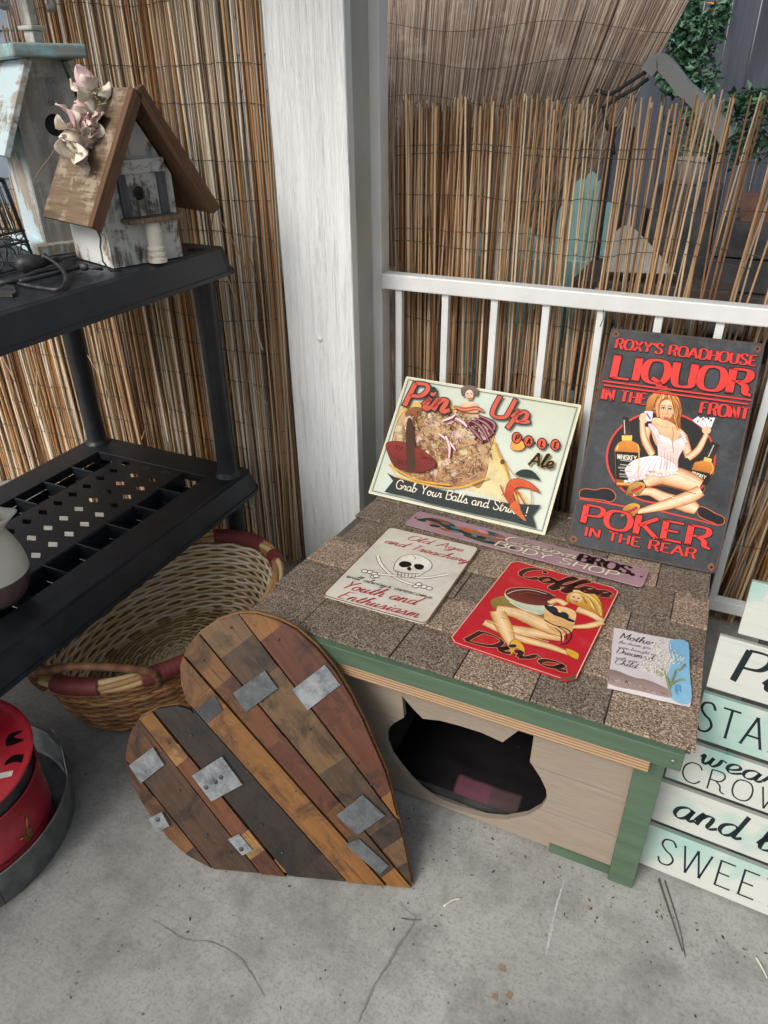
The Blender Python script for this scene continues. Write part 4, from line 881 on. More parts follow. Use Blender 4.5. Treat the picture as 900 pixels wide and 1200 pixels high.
# --- 3 pirate sign lying at the left
c = [on_plane(369, 694, .006), on_plane(492, 731, .006), on_plane(568, 642, .006), on_plane(464, 620, .006)]
F, W, H = rect_frame(c)
def rustedge(name, base, dark, rust_, corner):
    b = NB(name); f = b.noise(7, det=8, rough=.65); f2 = b.noise(60, det=5, rough=.7)
    col = b.mix(base, dark, b.ramp(f, [(.35, G(0)), (.7, G(.7))])); col = b.mix(col, mix(base, (1, 1, 1), .3), b.ramp(f2, [(.5, G(0)), (.8, G(.4))]))
    sx = b.n('SeparateXYZ'); b.l(b.tc.outputs['Generated'], sx.inputs[0]); ad = b.n('Math', operation='MULTIPLY_ADD'); b.l(f, ad.inputs[0]); ad.inputs[1].default_value = .35; b.l(sx.outputs[0], ad.inputs[2])
    col = b.mix(col, rust_, b.ramp(ad.outputs[0], [(1.0, G(0)), (1.2, G(.9))])); MC[name] = b.fin(col, .5, f2, .1, .001); return MC[name]
t = plate('tin_sign', F, W, H, .016, .003, rustedge('pirate_face', hx('ddd9cc'), hx('aeaa9d'), hx('8a5a30'), 0), None, 'cream pirate sign with skull and crossed swords lying on the roof', 'sign')
A = Art(F, (360, 590, 4.0909)); A.part('border')
P = [Vector(p) for p in rrect(W-.002, H-.002, .015)]; P = [Vector((p.x+.001, p.y+.001)) for p in P]; A.ribbon(P+P[:1], .003, [hx('6b4326')]*2, A.h())
A.part('skull_print'); WH = hx('f1eee4')
def saber(pts, hilt):
    A.line(pts, 20, BLK); A.line(pts, 14, WH)
    for q in hilt: A.ell(q, 17, 9, BLK); A.ell(q, 13, 6, WH)
saber([(337,252),(352,290),(385,328),(430,360),(490,385),(560,402)], [(560,400),(585,408),(520,398),(535,388)]); saber([(676,340),(620,350),(560,357),(480,352),(400,345),(320,336)], [(322,338),(300,330),(275,326),(318,352),(330,350)])
A.fill([(414,318),(424,285),(450,258),(495,246),(550,254),(590,280),(598,302),(585,322),(562,332),(545,345),(505,356),(465,356),(440,345),(430,330)], WH, hx('d9d4c4'), outline=BLK, ow=.0016)
A.fill([(440,290),(460,278),(495,285),(498,300),(470,308),(446,304)], BLK); A.fill([(512,296),(540,292),(560,302),(550,318),(522,316)], BLK); A.fill([(478,312),(492,305),(500,320),(484,322)], BLK)
for k in range(6): A.line([(436+k*17,330+k*2),(432+k*17,350+k*1.5)], 3, BLK)
A.line([(420,322),(470,336),(540,338)], 4, BLK); A.line([(505,250),(520,262),(512,270)], 2.5, BLK)
A.part('lettering'); RD = hx('b8323c')
A.text('Old Age', (470,172), (738,232), (485,150), RD, .1, .035, .5); A.text('and Treachery', (364,188), (768,288), (382,164), RD, .1, .035, .5)
A.text('will always overcome', (182,354), (590,459), (194,336), hx('3a3634'), .1, .035, .4); A.text('Youth and', (152,402), (512,487), (174,364), RD, .1, .035, .5); A.text('Enthusiasm', (138,450), (524,550), (160,414), RD, .1, .035, .5)
A.build(t)
# --- 4 coffee sign
c = [on_plane(524, 748, .006), on_plane(671, 803, .006), on_plane(728, 689, .006), on_plane(602, 658, .006)]
F, W, H = rect_frame(c); cc_ = .016
t = plate('tin_sign', F, W, H, .01, .003, signmat('coffee_face', hx('c4212e'), hx('9c1a26'), hx('d8404a'), .3, .5, 6), None, 'red coffee sign with a reclining pin-up and cup lying on the roof', 'sign', [(cc_, 0), (W-cc_, 0), (W, cc_), (W, H-cc_), (W-cc_, H), (cc_, H), (0, H-cc_), (0, cc_)])
A = Art(F, (510, 640, 3.913)); A.part('border')
P = [Vector(p) for p in ((cc_, .002), (W-cc_, .002), (W-.002, cc_), (W-.002, H-cc_), (W-cc_, H-.002), (cc_, H-.002), (.002, H-cc_), (.002, cc_))]; A.ribbon(P+P[:1], .0022, [hx('e9c9b0')]*2, A.h())
A.fill([(W-.03, .002), (W-.014, .001), (W-.002, .014), (W-.006, .03), (W-.016, .012)], hx('6d5a44'), uv=True)
A.part('cup_print')
A.fill([(256,250),(300,232),(360,240),(480,300),(515,335),(440,345),(330,320),(265,285)], hx('a08a4a'), hx('7a672f')); A.fill([(316,225),(330,205),(380,195),(470,208),(540,238),(545,260),(520,300),(470,318),(400,290),(340,255)], hx('e9efdc'), hx('b5c5a8'), outline=hx('5a4a2a'))
A.ell((440,232), 122, 38, hx('4a1d1c'), .16, hx('7a3a30'), 28, outline=hx('e3b98a'))
A.part('figure_print')
SK, SKE = hx('f4cd92'), hx('c98a48'); HR, HRE = hx('f0c860'), hx('b97a25')
A.limb([(590,420),(460,400),(340,380),(225,350)], [64,73,67,48], SK, SKE); A.limb([(225,352),(380,420),(520,460),(648,508)], [42,50,42,22], SK, SKE)
A.fill([(600,470),(655,492),(652,520),(610,500)], hx('e6b23a'), outline=hx('8a5a20'))
A.limb([(600,400),(490,360),(380,310),(282,290)], [84,101,87,67], SK, SKE); A.limb([(284,300),(310,360),(340,430),(352,462)], [70,76,50,25], SK, SKE); A.fill([(345,440),(380,432),(410,470),(402,488),(375,470),(350,500),(335,492)], hx('e6b23a'), outline=hx('8a5a20'))
A.fill([(500,330),(505,290),(560,275),(640,300),(640,350),(620,400),(560,400),(515,370)], SK, hx('dda862'))
A.limb([(650,290),(710,310),(768,346)], [56,53,39], SK, SKE); A.limb([(768,350),(700,368),(630,372)], [39,36,25], SK, SKE); A.limb([(600,270),(560,250),(520,262)], [42,36,25], SK, SKE)
A.fill([(600,250),(612,215),(660,200),(720,215),(755,250),(770,300),(765,330),(735,310),(690,290),(640,270)], HR, HRE, outline=hx('8a5a20')); A.ell((645,240), 30, 22, hx('f7d8ae'), .3, hx('e0a870')); A.line([(632,250),(642,256),(650,254)], 5, hx('b3272d')); A.line([(630,234),(638,232)], 3, BLK); A.line([(655,238),(663,240)], 3, BLK)
A.limb([(650,210),(700,225),(745,270),(760,320)], [16,28,26,12], HR, HRE); A.limb([(618,218),(650,205),(690,220)], [12,20,14], hx('f6dc8a'), HR)
A.fill([(500,270),(530,280),(560,300),(600,325),(640,345),(625,350),(580,330),(545,318),(510,292)], hx('22242c'), None); A.line([(500,340),(540,362),(600,380),(625,410),(605,445),(575,452)], 7, hx('22242c')); A.line([(545,372),(575,400),(578,440)], 6, hx('22242c')); A.line([(560,368),(600,400),(600,430)], 5, hx('22242c'))
r = random.Random(8)
for k in range(16): a = k/15; A.line([(615+a*60, 214-a*4+a*a*14), (660+a*70, 222+a*30+r.uniform(-5, 5)), (690+a*74, 262+a*58)], r.uniform(1.5, 3), r.choice([hx('fbe9a8'), hx('a86a1c'), hx('d9a53c'), hx('f6dc8a')]))
for x, y in ((634,236),(657,242)): A.line([(x-6,y),(x,y-3),(x+6,y+1)], 2.5, hx('3a2418')); A.ell((x,y+1), 2.6, 2, hx('2a4a55'))
A.line([(640,256),(648,259),(655,256)], 4.5, hx('b3272d')); A.line([(330,222),(370,206),(440,204),(510,222)], 3, hx('f3f7ea')); A.line([(340,258),(400,292),(470,312)], 4, hx('f7fbf0')); A.line([(380,222),(430,216),(480,226)], 4, hx('9a5a48'))
A.line([(300,284),(390,300),(500,350),(585,392)], 4, hx('fdebc8')); A.line([(296,318),(318,372),(340,430)], 3, hx('fdebc8')); A.line([(260,352),(380,400),(520,442)], 3, hx('fdebc8')); A.line([(300,330),(400,352),(500,396),(580,432)], 2.5, hx('8f5228'))
A.ell((540,292), 24, 13, hx('2a2c36'), .4); A.ell((592,318), 22, 12, hx('2a2c36'), .4); A.line([(520,345),(560,352),(600,372)], 2, hx('b9803f')); A.line([(655,296),(710,318),(756,346)], 3, hx('fdebc8'))
A.part('lettering'); CH = hx('46211f')
A.text('Coffee', (366,136), (786,238), (386,88), CH, .27, .08, .4, outline=hx('d9b28a'), ol=.05); A.text('Diva', (118,428), (580,576), (160,380), CH, .28, .09, .4, outline=hx('d9b28a'), ol=.05)
A.build(t)
# --- 5 long lilac body shop sign
c = [on_plane(474, 611, .008), on_plane(752, 691, .008), on_plane(763, 662, .008), on_plane(493, 599, .008)]
F, W, H = rect_frame(c); H = .098
t = plate('tin_sign', F, W, H, .012, .003, signmat('lilac_face', hx('a98a92'), hx('876c74'), hx('bea4a9'), .5, .6, 10, .3), None, 'long narrow lilac body shop sign lying below the leaning signs', 'sign')
A = Art(F, (460, 580, 2.8125)); A.part('car_print')
U = lambda a, b: (a*W, b*H)
A.fill([U(.03,.45), U(.09,.8), U(.16,.78), U(.22,.6), U(.3,.5), U(.28,.28), U(.2,.3), U(.12,.5), U(.06,.4)], hx('2d4a55'), hx('1f3038'), uv=True); A.fill([U(.2,.62), U(.3,.7), U(.42,.5), U(.4,.36), U(.28,.42)], hx('c06a44'), hx('9a4a30'), uv=True); A.fill([U(.3,.78), U(.37,.85), U(.42,.7), U(.36,.62)], hx('2f5560'), uv=True); A.fill([U(.26,.3), U(.4,.32), U(.48,.2), U(.36,.12), U(.28,.18)], hx('3a4a3c'), uv=True)
A.part('lettering')
for k in range(26):
    x_ = rnd.uniform(.05, .46); y_ = rnd.uniform(.2, .85); A.fill([U(x_, y_), U(x_+.03, y_+.06), U(x_+.05, y_-.02), U(x_+.02, y_-.08)], hx(rnd.choice(('2d4a55', '8f5a44', 'c0826a', '1f3038', '5f7a80', 'b99aa4', '3a4a3c'))), uv=True)
A.text('Custom', U(.42,.5), U(.73,.52), U(.42,.88), hx('d9d0b8'), .2, .06, .4, uv=True, outline=hx('3a2c2a'), ol=.07); A.text('BROS.', U(.73,.48), U(.955,.46), U(.73,.9), BLK, .3, .1, 0, .1, uv=True)
A.text('BODY SHOP', U(.4,.1), U(.9,.1), U(.4,.42), hx('e0d8c0'), .2, .12, .15, uv=True, outline=hx('5a4a4a'), ol=.06)
for x in (.02, .982): A.fill([(x*W+.004*math.cos(k*.7), H*.5+.004*math.sin(k*.7)) for k in range(9)], BLK, uv=True)
A.build(t)
# --- 6 small relief plaque
c = [on_plane(710, 801, .01), on_plane(805, 823, .01), on_plane(811, 754, .01), on_plane(722, 736, .01)]
F, W, H = rect_frame(c)
t = thing('garden_plaque', F.p(W/2, H/2, -.01), 'small blue and cream plaque with raised white flowers and script', 'plaque')
r = random.Random(5)
out = [(x+r.uniform(-.0012, .0012), y+r.uniform(-.0012, .0012)) for x, y in [(W*k/9, 0) for k in range(10)]+[(W, H*k/7) for k in range(1, 8)]+[(W-W*k/9, H) for k in range(1, 10)]+[(0, H-H*k/7) for k in range(1, 7)]]
m = M(); m.prism(out, F, -.0105, 0); build(m, 'slab', signmat('plaque_face', hx('d3cdcf'), hx('bcb3b4'), hx('e6e2e4'), .7, .4, 30), t, F, bevel=.0015)
A = Art(F, (700, 725, 7.5)); A.off = .0003; A.part('blue_glaze'); A.fill([(.76*W, 0), (W*.995, .002), (W*.997, H*.5), (W*.99, H*.995), (.78*W, H*.99), (.74*W, H*.86), (.77*W, H*.6), (.72*W, H*.3)], hx('7fb4d6'), hx('8fc4e2'), uv=True)
A.part('stone_edge'); A.fill([(.001, .002), (.4*W, .001), (.75*W, .002), (.74*W, H*.12), (.5*W, H*.2), (.3*W, H*.2), (.001, H*.24)], hx('8d7672'), hx('b09a94'), uv=True)
for k in range(22): A.line([(75+k*24, 520+k*7), (90+k*24, 500+k*8+r.uniform(-10, 25)), (105+k*24, 545+k*6)], r.uniform(4, 9), r.choice([hx('5f4c4a'), hx('c9b6ae'), hx('9a8480')]))
A.part('lettering')
for s_, a, b, tp, th in (('Mother', (190,172), (500,240), (200,120), .14), ('the dream you', (185,215), (470,272), (188,188), .1), ('were brought us', (180,258), (515,330), (183,232), .1), ('Dreamed', (160,300), (480,372), (170,255), .14), ('with you', (158,352), (350,392), (161,325), .1), ('Child', (145,395), (340,440), (152,352), .13)):
    A.text(s_, a, b, tp, hx('4d4442'), th*.75, .035, .3)
A.build(t, attr_rough)
m = M()
for (cx, cy, rx, ry) in ((.66, .8, .16, .1), (.82, .66, .12, .08), (.58, .52, .17, .13), (.48, .45, .1, .09), (.62, .36, .1, .06)):
    for _ in range(46):
        a = r.uniform(0, 6.28); q = r.random()**.5; p = F.p((cx+rx*q*math.cos(a))*W, (cy+ry*q*math.sin(a)*1.3)*H, .0022); m.ball(p, r.uniform(.0012, .0025), 6, mix(hx('d6d3c6'), hx('98a07c'), .75*(r.random() > .8)))
build(m, 'raised_flowers', attr_rough, t, F)
m = M()
for P in ([(.74, .1), (.73, .25), (.66, .42)], [(.74, .12), (.78, .28), (.82, .42)], [(.76, .2), (.86, .3), (.93, .32)], [(.82, .45), (.88, .48), (.94, .58)], [(.74, .14), (.7, .3), (.58, .36)]): m.tube([F.p(x*W, y*H, .002) for x, y in cat(P, False, 4)] if False else [F.p(q.x*W, q.y*H, .002) for q in cat(P, False, 4)], .0022, 6, hx('8f9468'))
for k in range(5): m.tube([F.p(W*(.86+.05*math.cos(a)*(.4+a/8)), H*(.12+.1*k/5+.05*math.sin(a)*(.4+a/8)), .0008) for a in [j*.5 for j in range(10)]], .0009, 5, hx('5f93b5'))
build(m, 'raised_stems', attr_rough, t, F)

# ================================================================== wooden heart
g0 = on(484, 1040, z=0); g1 = on(250, 1018, z=0); e = (g0-g1).normalized(); pr = Vector((-e.y, e.x, 0)); th = R(66)
HF = Frame(g1, e, pr*math.cos(th)+Vector((0, 0, 1))*math.sin(th))
ht = thing('wooden_heart', (g0+g1)/2, 'large heart made of reclaimed wood strips leaning on the cat house', 'wooden heart')
def hp(x, y): return HF.px(140+x/2.5, 700+y/2.5)
HO = [hp(*p) for p in [(222,338),(200,300),(184,245),(182,190),(198,145),(235,100),(290,62),(350,43),(400,42),(460,58),(520,88),(580,140),(630,200),(680,280),(720,360),(755,440),(785,510),(808,600),(830,690),(850,780),(862,850),(800,851),(690,847),(560,840),(440,832),(350,815),(270,795),(200,755),(140,700),(80,620),(40,550),(20,490),(20,440),(35,390),(60,350),(110,322),(170,313),(205,322)]]
mn = min(p.y for p in HO)
if mn < .002: HF = Frame(HF.o+HF.v*0, HF.u, HF.v); HO = [Vector((p.x, max(p.y, .002))) for p in HO]
def clip(poly, a, b):          # keep what lies to the left of a->b
    out = []; d = b-a; f = lambda p: d.x*(p.y-a.y)-d.y*(p.x-a.x)
    for i in range(len(poly)):
        p, q = poly[i], poly[(i+1) % len(poly)]; fp, fq = f(p), f(q)
        if fp >= 0: out.append(p)
        if fp*fq < 0: out.append(p+(q-p)*(fp/(fp-fq)))
    return out
m = M(); bo = cat(HO[:], True, 2); m.prism([(p.x, p.y) for p in HO], HF, -.016, -.004); build(m, 'backing_board', wood('heart_backing', hx('5a4026'), hx('94703f'), .7, 1), ht, HF)
LN = [((-20,420),(285,800)), ((62,352),(440,832)), ((103,330),(520,840)), ((205,305),(690,850)), ((231,210),(797,851)), ((236,103),(866,852)), ((352,46),(810,640))]
LN = [(hp(*a), hp(*b)) for a, b in LN]
WD = {'tan': ('6e4e2e', '8a6840'), 'oak': ('77532b', '96703d'), 'dark': ('2f2824', '4a3e36'), 'blk': ('26221f', '3b332e'), 'brn': ('45342a', '604a3a'), 'red': ('603e28', '7b5237'), 'mah': ('533123', '704633'), 'gry': ('5e4c38', '7f694a'), 'dgr': ('43382d', '5f4f3e'), 'bark': ('4c3422', '7d5631'), 'pale': ('8f6f45', 'b3925f')}
def wm(k):
    nm = 'heart_'+k
    if nm in MC: return MC[nm]
    a, c2 = (tuple(v*f_ for v, f_ in zip(hx(q), (.8, .68, .58))) for q in WD[k]); b = NB(nm); g = b.noise(1.0, b.coord((3, 55, 55)), 9, .7, .8); g2 = b.noise(1.0, b.coord((14, 30, 30)), 7, .75, 1.5); oi = b.n('ObjectInfo')
    mp = b.n('Mapping'); cb_ = b.n('CombineXYZ'); mu = b.n('Math', operation='MULTIPLY'); mu.inputs[1].default_value = 9; b.l(oi.outputs['Random'], mu.inputs[0])
    for q in range(3): b.l(mu.outputs[0], cb_.inputs[q])
    b.l(b.tc.outputs['Object'], mp.inputs[0]); b.l(cb_.outputs[0], mp.inputs[1]); bl = b.noise(9, mp.outputs[0], 8, .72, 1.0)
    col = b.mix(a, c2, b.ramp(g, [(.3, G(0)), (.7, G(1))])); col = b.mix(col, mix(a, (0, 0, 0), .7), b.ramp(bl, [(.47, G(0)), (.62, G(.85))]))
    col = b.mix(col, mix(c2, (.75, .68, .55), .45), b.ramp(g2, [(.62, G(0)), (.8, G(.4))]))
    col = b.mix(col, mix(a, (0, 0, 0), .75), b.ramp(b.noise(1.0, b.coord((5, 120, 120)), 5, .7, .5), [(.56, G(0)), (.7, G(.75))]))
    MC[nm] = b.fin(col, b.ramp(bl, [(.35, G(.28)), (.65, G(.55))]), g, .5, .002); return MC[nm]
STR = [ # strip index -> list of (start fraction along the strip axis, kind)
 [(0,'bark'),(.32,'tan'),(.8,'brn')], [(0,'bark'),(.2,'brn')], [(0,'oak'),(.2,'pale'),(.28,'red'),(.72,'pale'),(.84,'mah')], [(0,'blk'),(.86,'dark')],
 [(0,'tan'),(.13,'oak')], [(0,'tan'),(.16,'bark'),(.26,'red'),(.4,'mah'),(.66,'bark'),(.76,'dgr'),(.92,'oak')], [(0,'gry'),(.1,'dgr'),(.22,'gry'),(.56,'dgr'),(.8,'dark'),(.86,'gry'),(.93,'dgr')], [(0,'oak'),(.13,'mah'),(.9,'oak')]]
HO2 = [HO[i] for i in range(len(HO))]
ctr = sum(HO, Vector((0, 0)))/len(HO)
HOi = [p+(ctr-p).normalized()*.0035 for p in HO]
area = sum(HOi[i].x*HOi[(i+1) % len(HOi)].y-HOi[(i+1) % len(HOi)].x*HOi[i].y for i in range(len(HOi)))
for si in range(8):
    poly = HOi[:] if area > 0 else HOi[::-1]
    if si > 0: a, b = LN[si-1]; d = (b-a).normalized(); off = Vector((-d.y, d.x))*.0024; poly = clip(poly, a+off, b+off)
    if si < 7: a, b = LN[si]; d = (b-a).normalized(); off = Vector((-d.y, d.x))*-.0024; poly = clip(poly, b+off, a+off)
    if len(poly) < 3: continue
    a, b = LN[min(si, 6)]; d = (b-a).normalized(); ts = [p.dot(d) for p in poly]; t0, t1 = min(ts), max(ts); nd = Vector((-d.y, d.x))
    segs = STR[si]; lift = (.0, .002, .004, .0005, .0055, .002, .0008, .003)[si]
    for k, (fr, kind) in enumerate(segs):
        fe = segs[k+1][0] if k+1 < len(segs) else 1.01
        s0 = d*(t0+(t1-t0)*(fr if fr > 0 else -.01)+.0004); s1 = d*(t0+(t1-t0)*fe-.0004); q = poly
        sk = nd*rnd.uniform(-.1, .1)
        q = clip(q, s0, s0-nd+d*.0); q = clip(q, s1, s1+nd)
        if len(q) < 3: continue
        q2 = []
        for p in q:
            if not q2 or (p-q2[-1]).length > 1e-5: q2.append(p)
        if len(q2) < 3: continue
        m = M(); m.prism([(p.x, p.y) for p in q2], HF, -.0038, .006+lift+rnd.uniform(0, .0015))
        PFm = Frame(HF.p(q2[0].x, q2[0].y, 0), HF.u*d.x+HF.v*d.y, HF.u*nd.x+HF.v*nd.y); build(m, 'plank', wm(kind), ht, PFm, bevel=.0008, seg=1)
for x, y in ((330,85),(470,120),(560,380),(700,480),(420,300),(250,180),(300,330),(520,560),(600,640),(380,480),(640,760),(150,420),(180,560),(260,690),(90,560),(420,660),(480,740),(740,540),(215,400),(330,740)):
    c = hp(x, y); m = M(); m.lathe([(0, .0013), (.0022, .001), (.0028, 0)], HF.p(c.x, c.y, .0075), 8, ax=Frame(HF.p(c.x, c.y, .0118), HF.u, HF.v)); build(m, 'nail', dark_iron, ht)
zinc = signmat('zinc_plate', hx('8d9294'), hx('43474a'), hx('b9bcbc'), .45, .9, 22, .5)
zinc2 = signmat('dull_zinc', hx('5f6365'), hx('3a3d3f'), hx('7d8080'), .5, .9, 22, .5)
for pts, nails in (([(37,485),(105,433),(138,483),(70,535)], []), ([(220,515),(305,460),(365,540),(275,588)], [(260,548),(287,532),(303,519)]), ([(93,640),(130,622),(153,660),(115,680)], [(119,642)]), ([(325,700),(355,685),(395,730),(365,745)], [(362,728)]), ([(340,275),(430,210),(468,260),(375,328)], []), ([(512,265),(605,193),(650,250),(555,322)], []), ([(640,630),(715,572),(780,630),(700,685)], []), ([(665,715),(705,700),(790,775),(765,800)], [])):
    q = [hp(*p) for p in pts]; q = q if sum(q[i].x*q[(i+1) % 4].y-q[(i+1) % 4].x*q[i].y for i in range(4)) > 0 else q[::-1]
    m = M(); m.prism([(p.x, p.y) for p in q], HF, .004, .0135); pl_ = build(m, 'metal_plate', zinc2 if pts[0] in ((340,275), (640,630), (665,715)) else zinc, ht, HF, bevel=.001, seg=1)
    for x, y in nails:
        c = hp(x, y); m = M(); m.lathe([(0, .0022), (.0045, .0018), (.0058, 0)], HF.p(c.x, c.y, .0135), 12, ax=Frame(HF.p(c.x, c.y, .0135), HF.u, HF.v)); build(m, 'nail', dark_iron, pl_)
for pts in ([(455,765),(480,758),(520,778),(525,795),(500,805),(470,790)], [(520,722),(548,720),(580,755),(572,775),(540,770),(518,745)]):
    q = [hp(*p) for p in pts]; q = q if sum(q[i].x*q[(i+1) % 6].y-q[(i+1) % 6].x*q[i].y for i in range(6)) > 0 else q[::-1]; m = M(); m.prism([(p.x+rnd.uniform(-.0025, .0025), p.y+rnd.uniform(-.0025, .0025)) for p in cat(q, True, 4)], HF, .002, .0069); build(m, 'bark_patch', wm('pale'), ht, HF, bevel=.0008, seg=1)
q = [hp(*p) for p in [(230,325),(285,283),(308,322),(262,362)]][::-1]; m = M(); m.prism([(p.x, p.y) for p in q], HF, .004, .0135); build(m, 'metal_plate', plain('black_plate', hx('23272a'), .45), ht, HF, bevel=.001)

# ================================================================== shelf unit
su = thing('shelf_unit', (-1.665, .9, 0), 'black plastic shelving unit with open lattice tier, left side', 'shelf')
SX0, SX1, SYB, SYF = -2.0, -1.33, 1.762, -.15
def tier(zt, name):
    m = M()
    # skirt: outward sloping side walls with a lip, as one ring
    lv = [(0, zt-.001), (.012, zt-.004), (.03, zt-.062), (.036, zt-.062), (.038, zt-.072), (.0, zt-.072)]
    vs = []; fs = []
    for o_, z in lv:
        r_ = .03+o_
        for cx, cy, a0 in ((SX1-.03, SYB-.03, 0), (SX0+.03, SYB-.03, 90), (SX0+.03, SYF+.03, 180), (SX1-.03, SYF+.03, 270)):
            for k in range(5): a = R(a0+22.5*k); vs.append((cx+r_*math.cos(a), cy+r_*math.sin(a), z))
    for i in range(len(lv)-1):
        for j in range(20): fs.append((i*20+j, i*20+(j+1) % 20, (i+1)*20+(j+1) % 20, (i+1)*20+j))
    m.add(vs, fs[::1]); return build(m, name, black_plastic, su)
def rails(zt, part, cells=True):
    th_ = .004
    def bx(nm, a, b): mm = M(); mm.box(a, b); build(mm, nm, black_plastic, part, bevel=.0012, seg=1)
    bx('side_rail', (-1.432, SYF+.01, zt-.03), (SX1, SYB-.03, zt)); bx('side_rail', (SX0, SYF+.01, zt-.03), (-1.9, SYB-.03, zt))
    bx('end_rail', (-1.8998, 1.662, zt-.03), (-1.4322, SYB-.0, zt)); bx('corner_block', (SX0+.004, SYB-.0299, zt-.03), (-1.9, SYB-.003, zt-.0003)); bx('corner_block', (-1.432, SYB-.0299, zt-.03), (SX1-.004, SYB-.003, zt-.0003))
    y = 1.655-.1175; k = 0
    while y > SYF+.1:
        bx('divider', (-1.5238, y-.002, zt-.055), (-1.4322, y+.002, zt-.0008)); bx('divider', (-1.8998, y-.002, zt-.055), (-1.8012, y+.002, zt-.0008)); y -= .1185
    for x in (-1.4345, -1.5235, -1.8035, -1.8985): bx('cell_wall', (x-.0018, SYF+.01, zt-.055), (x+.0018, 1.661, zt-.0305 if x in (-1.4345, -1.8985) else zt-.005))
    y = 1.655
    while y > SYF+.15:
        for xa, xb in ((-1.5215, -1.4365), (-1.8965, -1.8055)):
            mm = M(); yb = y-.1185
            mm.prism([(xa, yb+.006), (xb, yb+.006), (xb, y-.004), (xa, y-.004)], Frame((0, 0, zt-.052), (1, 0, 0), (0, 1, 0)), -.002, 0, [[(xa+.052, yb+.03), (xa+.076, yb+.03), (xa+.076, y-.032), (xa+.052, y-.032)][::-1]]); build(mm, 'cell_floor', black_plastic, part)
        y -= .1185
    # lattice strip with diamond holes
    cols = (-1.751, -1.6655, -1.5825); hx_, hy_ = .024, .0135; m = M(); y0 = 1.638; hs_ = []
    F = Frame((0, 0, zt-.0035), (1, 0, 0), (0, 1, 0)); y1 = 1.6615; nrow = int((1.66-SYF-.02)/.0603)
    cb = [-1.8, -1.7083, -1.624, -1.525]
    for r_ in range(nrow):
        yc = 1.6365-.0603*r_; yt = yc+.03015; yb = yc-.03015
        if r_ == 0: yt = 1.6618
        for ci, cx in enumerate(cols):
            a, b = cb[ci], cb[ci+1]; s_ = .006
            m.prism([(a, yb), (b, yb), (b, yt), (a, yt)], F, -.003, 0, [[(cx-hx_, yc-hy_*.0+s_), (cx+s_*.2, yc+hy_+.002), (cx+hx_, yc-s_), (cx-s_*.2, yc-hy_-.002)][::-1]])
    build(m, 'lattice', black_plastic, part)
mid = tier(.45, 'lower_tier'); rails(.45, mid)
top = tier(1.165, 'upper_tier')
m = M(); m.box((SX0, SYF+.012, 1.145), (SX1, SYB-.004, 1.165)); build(m, 'deck', black_plastic, top, bevel=.002)
for a, b in ((-1.82, -1.56),):
    for k in range(14):
        m = M(); y = 1.62-.12*k; m.box((-1.9, y-.05, 1.1651), (-1.44, y-.044, 1.1663)); build(m, 'deck_rib', black_plastic, top)
for x, y in ((-1.371, 1.704), (-1.958, 1.722), (-1.371, -.08), (-1.958, -.08)):
    m = M(); m.lathe([(0, .002), (.036, .002), (.036, .03), (.031, .05), (.029, .3775)], (x, y, 0), 24); build(m, 'leg', black_plastic, su)
    m = M(); m.lathe([(.044, .4503), (.044, .454), (.036, .458), (.0345, .47), (.030, .60), (.031, 1.0), (.034, 1.1)], (x, y, 0), 24); build(m, 'upright', black_plastic, su)
    m = M(); m.lathe([(0, 1.1712), (.02, 1.1712), (.034, 1.169), (.036, 1.1652)], (x, y, 0), 20); build(m, 'leg_cap', black_plastic, su)
# worn embossed maker's mark on the lower tier
EF = Frame((-1.36, .93, .4503), (0, 1, 0), (-1, 0, 0))
A = Art(EF); A.off = .0004; A.part('embossed_mark')
for k in range(8):
    x = .024*k; P = [Vector((x+.009*math.cos(a)*(1 if k % 3 else .6), .03+.016*math.sin(a))) for a in [q*.5 for q in range(3+(k*5) % 9, 13)]]; A.ribbon(P, .0035, [hx('15171a')]*2, A.h())
A.build(mid, plain('embossed_plastic', hx('1c1f23'), .6))

